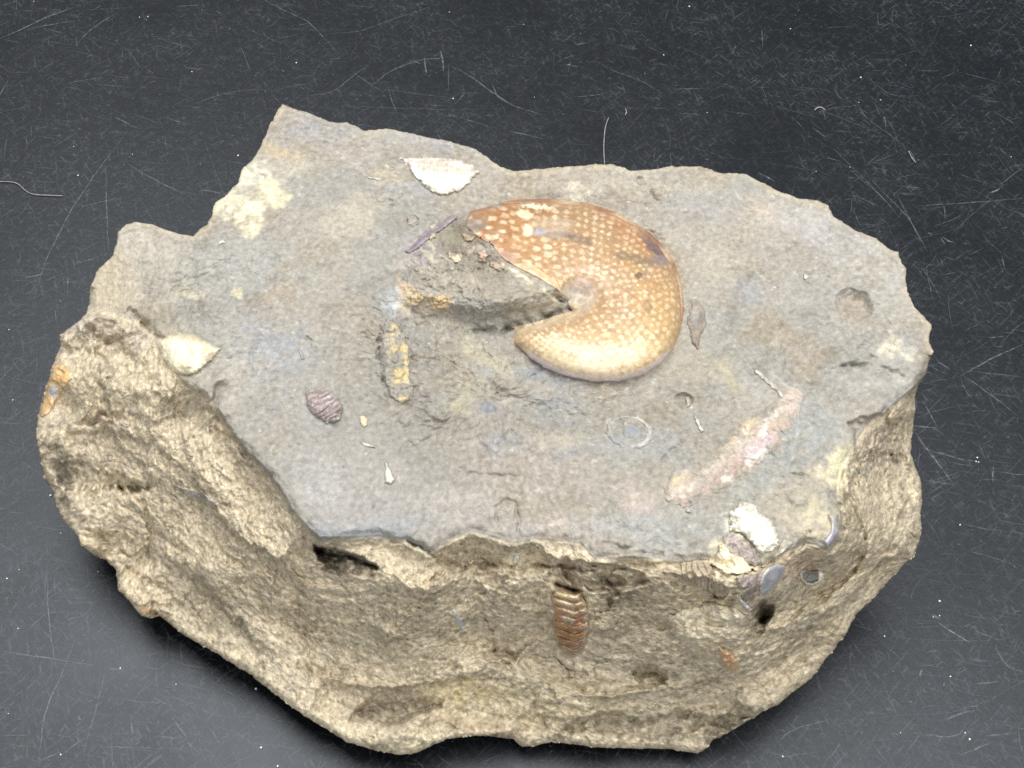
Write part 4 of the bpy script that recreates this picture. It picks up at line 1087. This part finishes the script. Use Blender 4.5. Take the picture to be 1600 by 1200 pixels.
# worn and clean areas alternate
cl_ = ramp(nc.outputs['Fac'], .35, (.35, .35, .35, 1), .65, (1.3, 1.3, 1.3, 1))
acc = parts[2]
for p_ in parts[3:]:
    a_ = nt.nodes.new('ShaderNodeVectorMath'); a_.operation = 'ADD'
    nt.links.new(acc, a_.inputs[0]); nt.links.new(p_, a_.inputs[1]); acc = a_.outputs[0]
m_ = nt.nodes.new('ShaderNodeVectorMath'); m_.operation = 'MULTIPLY'
nt.links.new(acc, m_.inputs[0]); nt.links.new(cl_.outputs[0], m_.inputs[1]); acc = m_.outputs[0]
for p_ in parts[:2]:
    a_ = nt.nodes.new('ShaderNodeVectorMath'); a_.operation = 'ADD'
    nt.links.new(acc, a_.inputs[0]); nt.links.new(p_, a_.inputs[1]); acc = a_.outputs[0]
nt.links.new(acc, b.inputs['Base Color'])
rr_ = nt.nodes.new('ShaderNodeMapRange'); rr_.inputs['To Min'].default_value = .30; rr_.inputs['To Max'].default_value = .50
nt.links.new(nc.outputs['Fac'], rr_.inputs['Value']); nt.links.new(rr_.outputs[0], b.inputs['Roughness'])
b.inputs['Specular IOR Level'].default_value = .5
b.inputs['Specular Tint'].default_value = (.86, .92, 1.0, 1)
bp = nt.nodes.new('ShaderNodeBump'); bp.inputs['Strength'].default_value = .12; bp.inputs['Distance'].default_value = .0003
nt.links.new(nb.outputs['Fac'], bp.inputs['Height']); nt.links.new(bp.outputs[0], b.inputs['Normal'])

X0, X1, Y0, Y1, TH = -1.1, 1.1, -.6, 1.4, .03
Vt = [(X0, Y0, -TH), (X1, Y0, -TH), (X1, Y1, -TH), (X0, Y1, -TH), (X0, Y0, 0), (X1, Y0, 0), (X1, Y1, 0), (X0, Y1, 0)]
tb = mesh_obj('tabletop', Vt, [(3, 2, 1, 0), (4, 5, 6, 7), (0, 1, 5, 4), (1, 2, 6, 5), (2, 3, 7, 6), (3, 0, 4, 7)], mt, smooth=False)
setp(tb, 'matt black scratched tabletop under the rock', kind='structure')

# scratches: thin worn ribbons
ms = bpy.data.materials.new('scratch_wear')
ms.use_nodes = True
nt = ms.node_tree
b = nt.nodes['Principled BSDF']
at = nt.nodes.new('ShaderNodeAttribute'); at.attribute_name = 'Col'
tc = nt.nodes.new('ShaderNodeTexCoord')
nn = tnoise(900, 3, .7)
mr = nt.nodes.new('ShaderNodeMapRange'); mr.inputs['From Min'].default_value = .38; mr.inputs['From Max'].default_value = .62
mr.inputs['To Min'].default_value = .15; mr.inputs['To Max'].default_value = 1.0
nt.links.new(nn.outputs['Fac'], mr.inputs['Value'])
sep = nt.nodes.new('ShaderNodeSeparateColor'); nt.links.new(at.outputs['Color'], sep.inputs[0])
mu = nt.nodes.new('ShaderNodeMath'); mu.operation = 'MULTIPLY'
nt.links.new(mr.outputs[0], mu.inputs[0]); nt.links.new(sep.outputs[0], mu.inputs[1])
nt.links.new(mu.outputs[0], b.inputs['Alpha'])
b.inputs['Base Color'].default_value = (.27, .30, .34, 1)
b.inputs['Roughness'].default_value = .6

SV, SQ, SC = [], [], []
zlev = [0.00006, 0]


def ribbon(pts, wid, alpha):
    """pts: n x 2 world metres, wid half width, alpha peak opacity"""
    pts = np.asarray(pts, float)
    n = len(pts)
    if n < 2:
        return
    tg = np.gradient(pts, axis=0)
    tg /= np.linalg.norm(tg, axis=1)[:, None] + 1e-12
    nr = np.stack([-tg[:, 1], tg[:, 0]], 1)
    f = np.sin(np.linspace(.12, math.pi - .12, n)) ** .6
    z = zlev[0]; zlev[0] += 1.5e-8
    base_i = zlev[1]; zlev[1] += 2 * n
    wv = wid * (.45 + .55 * f)
    L = pts + nr * wv[:, None]; R = pts - nr * wv[:, None]
    SV.append(np.column_stack([L, np.full(n, z)])); SV.append(np.column_stack([R, np.full(n, z)]))
    i = np.arange(n - 1)
    SQ.append(np.stack([base_i + n + i, base_i + n + i + 1, base_i + i + 1, base_i + i], 1))
    al = alpha * f
    cc = np.stack([al, al, al], 1)
    SC.append(cc); SC.append(cc)


def pxw(pl):
    a = np.array(pl, float)
    return onz(a[:, 0], a[:, 1], 0.0)[:, :2]


def smoothpl(pts, step=.0012, wob=.00012):
    pts = np.asarray(pts)
    d = np.concatenate([[0], np.cumsum(np.linalg.norm(np.diff(pts, axis=0), axis=1))])
    n = max(4, int(d[-1] / step))
    s = np.linspace(0, d[-1], n)
    # Catmull-like smoothing by averaging
    p = np.stack([np.interp(s, d, pts[:, k]) for k in range(2)], 1)
    for _ in range(3):
        p[1:-1] = (p[:-2] + 2 * p[1:-1] + p[2:]) / 4
    return p + rng.normal(0, wob, p.shape) * .5


MAJOR = [  # hand placed scratches: pixels, half width mm, opacity
    ([(0,60),(30,48),(70,28),(115,12)], .13, .75), ([(40,47),(80,38),(125,32)], .12, .5), ([(118,72),(135,52),(160,33),(185,20)], .11, .5), ([(275,10),(315,8)], .12, .45),
    ([(405,-5),(440,15),(480,32),(500,52),(525,80)], .11, .5), ([(375,70),(385,95),(392,112)], .10, .4), ([(300,305),(250,325),(200,335)], .08, .2),
    ([(97,133),(130,125),(160,122)], .10, .4), ([(180,183),(200,195),(215,200)], .12, .7), ([(200,256),(225,272),(260,290),(290,305)], .12, .5), ([(50,480),(70,410),(110,330),(150,270),(200,205)], .10, .5),
    ([(165,260),(166,310),(170,395)], .10, .5), ([(120,325),(160,315),(185,310)], .12, .35), ([(312,297),(330,298),(352,304)], .12, .6), ([(25,440),(50,430),(75,428)], .12, .5), ([(105,425),(106,460)], .12, .45),
    ([(300,165),(330,152),(370,142),(420,140)], .12, .3), ([(505,53),(560,50),(620,28),(690,5)], .10, .35), ([(480,150),(520,145),(550,120),(575,102)], .13, .35), ([(545,108),(580,133),(600,145)], .12, .35), ([(580,135),(610,110),(660,92),(690,92)], .22, .3),
    ([(663,90),(667,118)], .14, .8), ([(672,92),(688,92)], .12, .6), ([(688,78),(692,95),(693,112)], .14, .8), ([(701,100),(701,140)], .12, .35), ([(705,103),(740,122),(765,142),(800,165),(850,180)], .15, .55), ([(768,130),(780,155)], .15, .4),
    ([(606,135),(612,160),(622,180)], .10, .5), ([(520,165),(600,168),(700,172),(760,170)], .08, .3), ([(700,178),(740,190),(770,200)], .10, .4), ([(795,205),(820,210),(850,218)], .18, .45), ([(600,140),(680,150),(740,158)], .1, .25),
    ([(935,98),(960,112),(1000,125),(1040,150)], .12, .35), ([(1050,140),(1100,138)], .12, .5), ([(880,100),(905,105)], .12, .5), ([(885,102),(892,101)], .2, .8), ([(1190,45),(1192,75)], .12, .4), ([(1150,70),(1144,85)], .12, .5),
    ([(1185,270),(1210,283)], .2, .7), ([(1270,200),(1290,215)], .18, .4), ([(1380,192),(1382,175),(1384,205)], .14, .45), ([(1355,120),(1390,150),(1440,150)], .1, .3), ([(1330,160),(1360,190),(1410,225)], .1, .3), ([(1422,235),(1430,252)], .12, .7), ([(1240,150),(1290,175),(1390,215)], .09, .3),
    ([(1355,258),(1400,240)], .1, .4), ([(1300,230),(1345,275),(1400,330)], .12, .3), ([(1310,250),(1370,300),(1410,345)], .1, .3), ([(1360,280),(1420,340),(1450,395)], .13, .4), ([(1400,300),(1440,380)], .1, .35), ([(1430,322),(1500,318),(1600,310)], .1, .55),
    ([(1472,370),(1480,378),(1490,380)], .14, .9), ([(1470,372),(1476,382)], .12, .8), ([(1545,302),(1555,300),(1562,295)], .16, .9), ([(1560,290),(1600,260)], .1, .35), ([(1475,320),(1477,345)], .12, .4), ([(1330,320),(1345,355)], .12, .35),
    ([(1500,588),(1550,560),(1598,538)], .12, .55), ([(1425,665),(1465,669)], .12, .65), ([(1430,678),(1455,710),(1490,757)], .14, .6), ([(1440,625),(1465,668)], .11, .5), ([(1500,585),(1540,610),(1590,650)], .12, .4), ([(1515,580),(1600,590)], .1, .35), ([(1445,750),(1490,757)], .12, .45), ([(1552,728),(1551,755)], .14, .6), ([(1560,738),(1600,742)], .1, .5),
    ([(1440,700),(1480,712),(1520,722),(1535,722)], .12, .45), ([(1465,565),(1485,578)], .15, .5), ([(1505,820),(1560,830)], .12, .45), ([(1370,595),(1395,580)], .1, .2),
    ([(1465,973),(1490,990),(1515,1005)], .15, .85), ([(1455,960),(1470,968)], .25, .6), ([(1445,1020),(1470,1016)], .12, .5), ([(1440,1045),(1438,1060)], .18, .8), ([(1520,985),(1560,1000)], .1, .35), ([(1555,1010),(1570,1045),(1600,1050)], .14, .4), ([(1420,1145),(1500,1155),(1510,1130)], .12, .45), ([(1500,1180),(1545,1162)], .13, .7),
    ([(1520,1070),(1560,1065)], .14, .5), ([(1540,1150),(1590,1145)], .15, .4), ([(1210,1165),(1235,1140),(1300,1123)], .12, .5), ([(1330,1000),(1328,1050)], .1, .3), ([(1210,1185),(1280,1175)], .1, .35), ([(1360,1160),(1390,1195)], .1, .4), ([(1475,1125),(1490,1118),(1520,1110)], .16, .5),
    ([(73,880),(74,910),(76,960),(82,1010),(90,1050)], .11, .5), ([(0,1018),(50,1025),(100,1032),(150,1040)], .11, .5), ([(118,1000),(100,1045),(85,1080),(70,1110),(60,1195)], .12, .5), ([(165,1050),(150,1110),(130,1180)], .1, .4), ([(170,1045),(195,1048)], .12, .5), ([(115,1165),(200,1168),(280,1170)], .08, .35), ([(268,1120),(280,1140),(290,1150)], .12, .6), ([(205,1130),(208,1150)], .14, .7), ([(70,958),(110,955)], .09, .3), ([(123,1120),(126,1125)], .2, .8), ([(30,720),(70,745)], .1, .3), ([(10,800),(40,802)], .1, .3),
    ([(60,1190),(95,1175)], .12, .5), ([(330,1140),(345,1165)], .12, .4),
]
for pl, wd, al in MAJOR:
    ribbon(smoothpl(pxw(pl)), wd * .00105, min(1, al * .85))


def rnd_scratch(cx, cy, L, ang, curv, wd, al, wob=.00008):
    n = max(5, int(L / .0010))
    s = np.linspace(0, L, n)
    a = ang + curv * s / L + np.cumsum(rng.normal(0, .05, n))
    x = cx + np.cumsum(np.cos(a)) * L / n; y = cy + np.cumsum(np.sin(a)) * L / n
    ribbon(np.stack([x, y], 1), wd, al)


for k in range(26000):
    cx = rng.uniform(-.20, .20); cy = rng.uniform(-.14, .25)
    dens = .45 + .35 * ss(.02, .12, np.array([cx]))[0] + .3 * ss(-.02, -.1, np.array([cy]))[0]
    cl = .45 * math.sin(cx * 61 + 2 * math.sin(cy * 47)) * math.sin(cy * 73 + 1.5 * math.sin(cx * 39 + 1)) + .25 * math.sin(cx * 160 + cy * 90)
    if rng.random() > dens * (.35 + 1.5 * max(0., cl + .25)):
        continue
    L = rng.exponential(.0035) + .0012
    rnd_scratch(cx, cy, min(L, .02), rng.choice([0.0, .1, -.7, 2.4, 1.5, .5]) + rng.normal(0, .35), rng.normal(0, .3), rng.uniform(.00003, .00011), .03 + .34 * rng.random() ** 2.4)
for k in range(120):   # long faint ones
    cx = rng.uniform(-.2, .2); cy = rng.uniform(-.14, .25)
    rnd_scratch(cx, cy, rng.uniform(.02, .05), rng.choice([.25, -.6, 2.6, 1.4]) + rng.normal(0, .3), rng.normal(0, .2), rng.uniform(.00005, .00008), rng.uniform(.06, .2))
for k in range(6000):  # tiny ticks and curls
    cx = rng.uniform(-.20, .20); cy = rng.uniform(-.14, .25)
    rnd_scratch(cx, cy, rng.uniform(.0005, .0016), rng.uniform(0, 6.28), rng.normal(0, 1.5), rng.uniform(.00006, .00016), .04 + .3 * rng.random() ** 1.5)
sc_o = mesh_obj('scratches', np.vstack(SV), np.vstack(SQ), ms, tb, np.vstack(SC), smooth=False)
sc_o['kind'] = 'stuff'

# ------------------------------------------------------------------ dust and lint
md = bpy.data.materials.new('white_dust'); md.use_nodes = True
nt = md.node_tree; tc = nt.nodes.new('ShaderNodeTexCoord')
nz = tnoise(3000, 2); rp = ramp(nz.outputs['Fac'], .3, (.62, .62, .60, 1), .7, (.85, .85, .83, 1))
nt.links.new(rp.outputs[0], nt.nodes['Principled BSDF'].inputs['Base Color'])
nt.nodes['Principled BSDF'].inputs['Roughness'].default_value = .8


def grain_mesh(name, seed):
    r = np.random.default_rng(seed)
    import bmesh
    bm = bmesh.new()
    bmesh.ops.create_icosphere(bm, subdivisions=2, radius=1)
    for vv in bm.verts:
        vv.co *= 1 + r.normal(0, .12)
        vv.co.z *= .8
    me = bpy.data.meshes.new(name); bm.to_mesh(me); bm.free()
    for p in me.polygons:
        p.use_smooth = True
    me.materials.append(md)
    return me


gms = [grain_mesh('dust_speck', 5 + k) for k in range(3)]
SPECKS = [(122,274,2.4),(372,243,2.6),(300,112,1.9),(463,98,2.2),(708,154,2.2),(1077,10,2.8),(1235,45,2.0),(1345,121,2.4),(1517,71,2.6),(1037,86,1.9),(979,176,1.7),(1105,176,1.6),(53,2,1.5),(218,27,1.6),(231,26,2.0),(702,19,1.6),(79,774,3.0),(95,833,1.6),
          (187,890,1.4),(188,1044,1.8),(400,1076,2.8),(408,1168,2.6),(434,1197,2.2),(153,893,1.3),(95,1179,2.0),(11,904,2.0),(28,982,1.6),(1382,994,2.2),(1468,939,2.6),(1468,962,1.8),(1458,964,1.5),(1527,715,2.2),(1525,721,2.0),(1529,722,1.8),(1500,820,2.0),(1223,1182,2.2),(1485,1057,2.0),
          (1515,1155,2.4),(1508,1145,1.8),(1342,160,1.4),(1376,156,1.6),(1328,261,1.6),(1275,268,1.5),(20,625,1.6),(14,515,1.6),(30,890,1.3),(207,241,1.3),(115,229,1.4),(275,1069,1.4),(1407,1145,1.2),(13,1115,1.3),(1580,245,1.4),(835,152,1.2),(818,38,1.4)]
for k, (x, y, r_) in enumerate(SPECKS):
    o = bpy.data.objects.new('dust_speck', gms[k % 3])
    C.objects.link(o)
    rad = r_ * .000085
    p = onz(np.array([float(x)]), np.array([float(y)]), rad * .6)[0]
    o.location = p.tolist(); o.scale = (rad, rad, rad); o.rotation_euler = (0, 0, rng.uniform(0, 6))
    setp(o, 'tiny white dust speck lying on the bare black tabletop', 'dust speck', 'dust specks on the tabletop')


def lint(pl, rad, label, zs, tint=None):
    cu = bpy.data.curves.new('lint_fibre', 'CURVE'); cu.dimensions = '3D'; cu.bevel_depth = rad; cu.bevel_resolution = 2
    sp = cu.splines.new('NURBS'); sp.points.add(len(pl) - 1)
    for i, (x, y) in enumerate(pl):
        p = onz(np.array([float(x)]), np.array([float(y)]), zs[i])[0]
        sp.points[i].co = (*p.tolist(), 1)
    sp.order_u = 3; sp.use_endpoint_u = True
    tmp = bpy.data.objects.new('tmp', cu)
    C.objects.link(tmp)
    dg = bpy.context.evaluated_depsgraph_get()
    me = bpy.data.meshes.new_from_object(tmp.evaluated_get(dg))
    bpy.data.objects.remove(tmp)
    o = bpy.data.objects.new('lint_fibre', me); C.objects.link(o)
    me.materials.clear(); me.materials.append(ml)
    setp(o, label, 'lint')
    return o


ml = bpy.data.materials.new('grey_lint'); ml.use_nodes = True
nt = ml.node_tree; tc = nt.nodes.new('ShaderNodeTexCoord')
nz = tnoise(800, 2); rp = ramp(nz.outputs['Fac'], .3, (.18, .18, .175, 1), .7, (.36, .36, .35, 1))
nt.links.new(rp.outputs[0], nt.nodes['Principled BSDF'].inputs['Base Color'])
zz = .0003
lint([(951,184),(946,195),(944,215),(943,235),(945,262)], .00013, 'upright grey fibre touching the back edge of the rock', [.0003] * 5)
lint([(977,180),(980,173),(977,170)], .00012, 'very short grey fibre just right of the upright fibre', [zz] * 3)
lint([(-6,284),(10,283),(28,286),(38,297),(50,304),(72,305),(98,306)], .00011, 'wavy pale fibre crossing the left edge of the tabletop', [zz] * 7)
lint([(1273,172),(1281,163),(1289,172)], .00016, 'small bent grey fibre behind the right part of the rock', [zz] * 3)
lint([(1420,236),(1424,248),(1431,254)], .00012, 'short hooked fibre beyond the right shoulder of the rock', [zz] * 3)
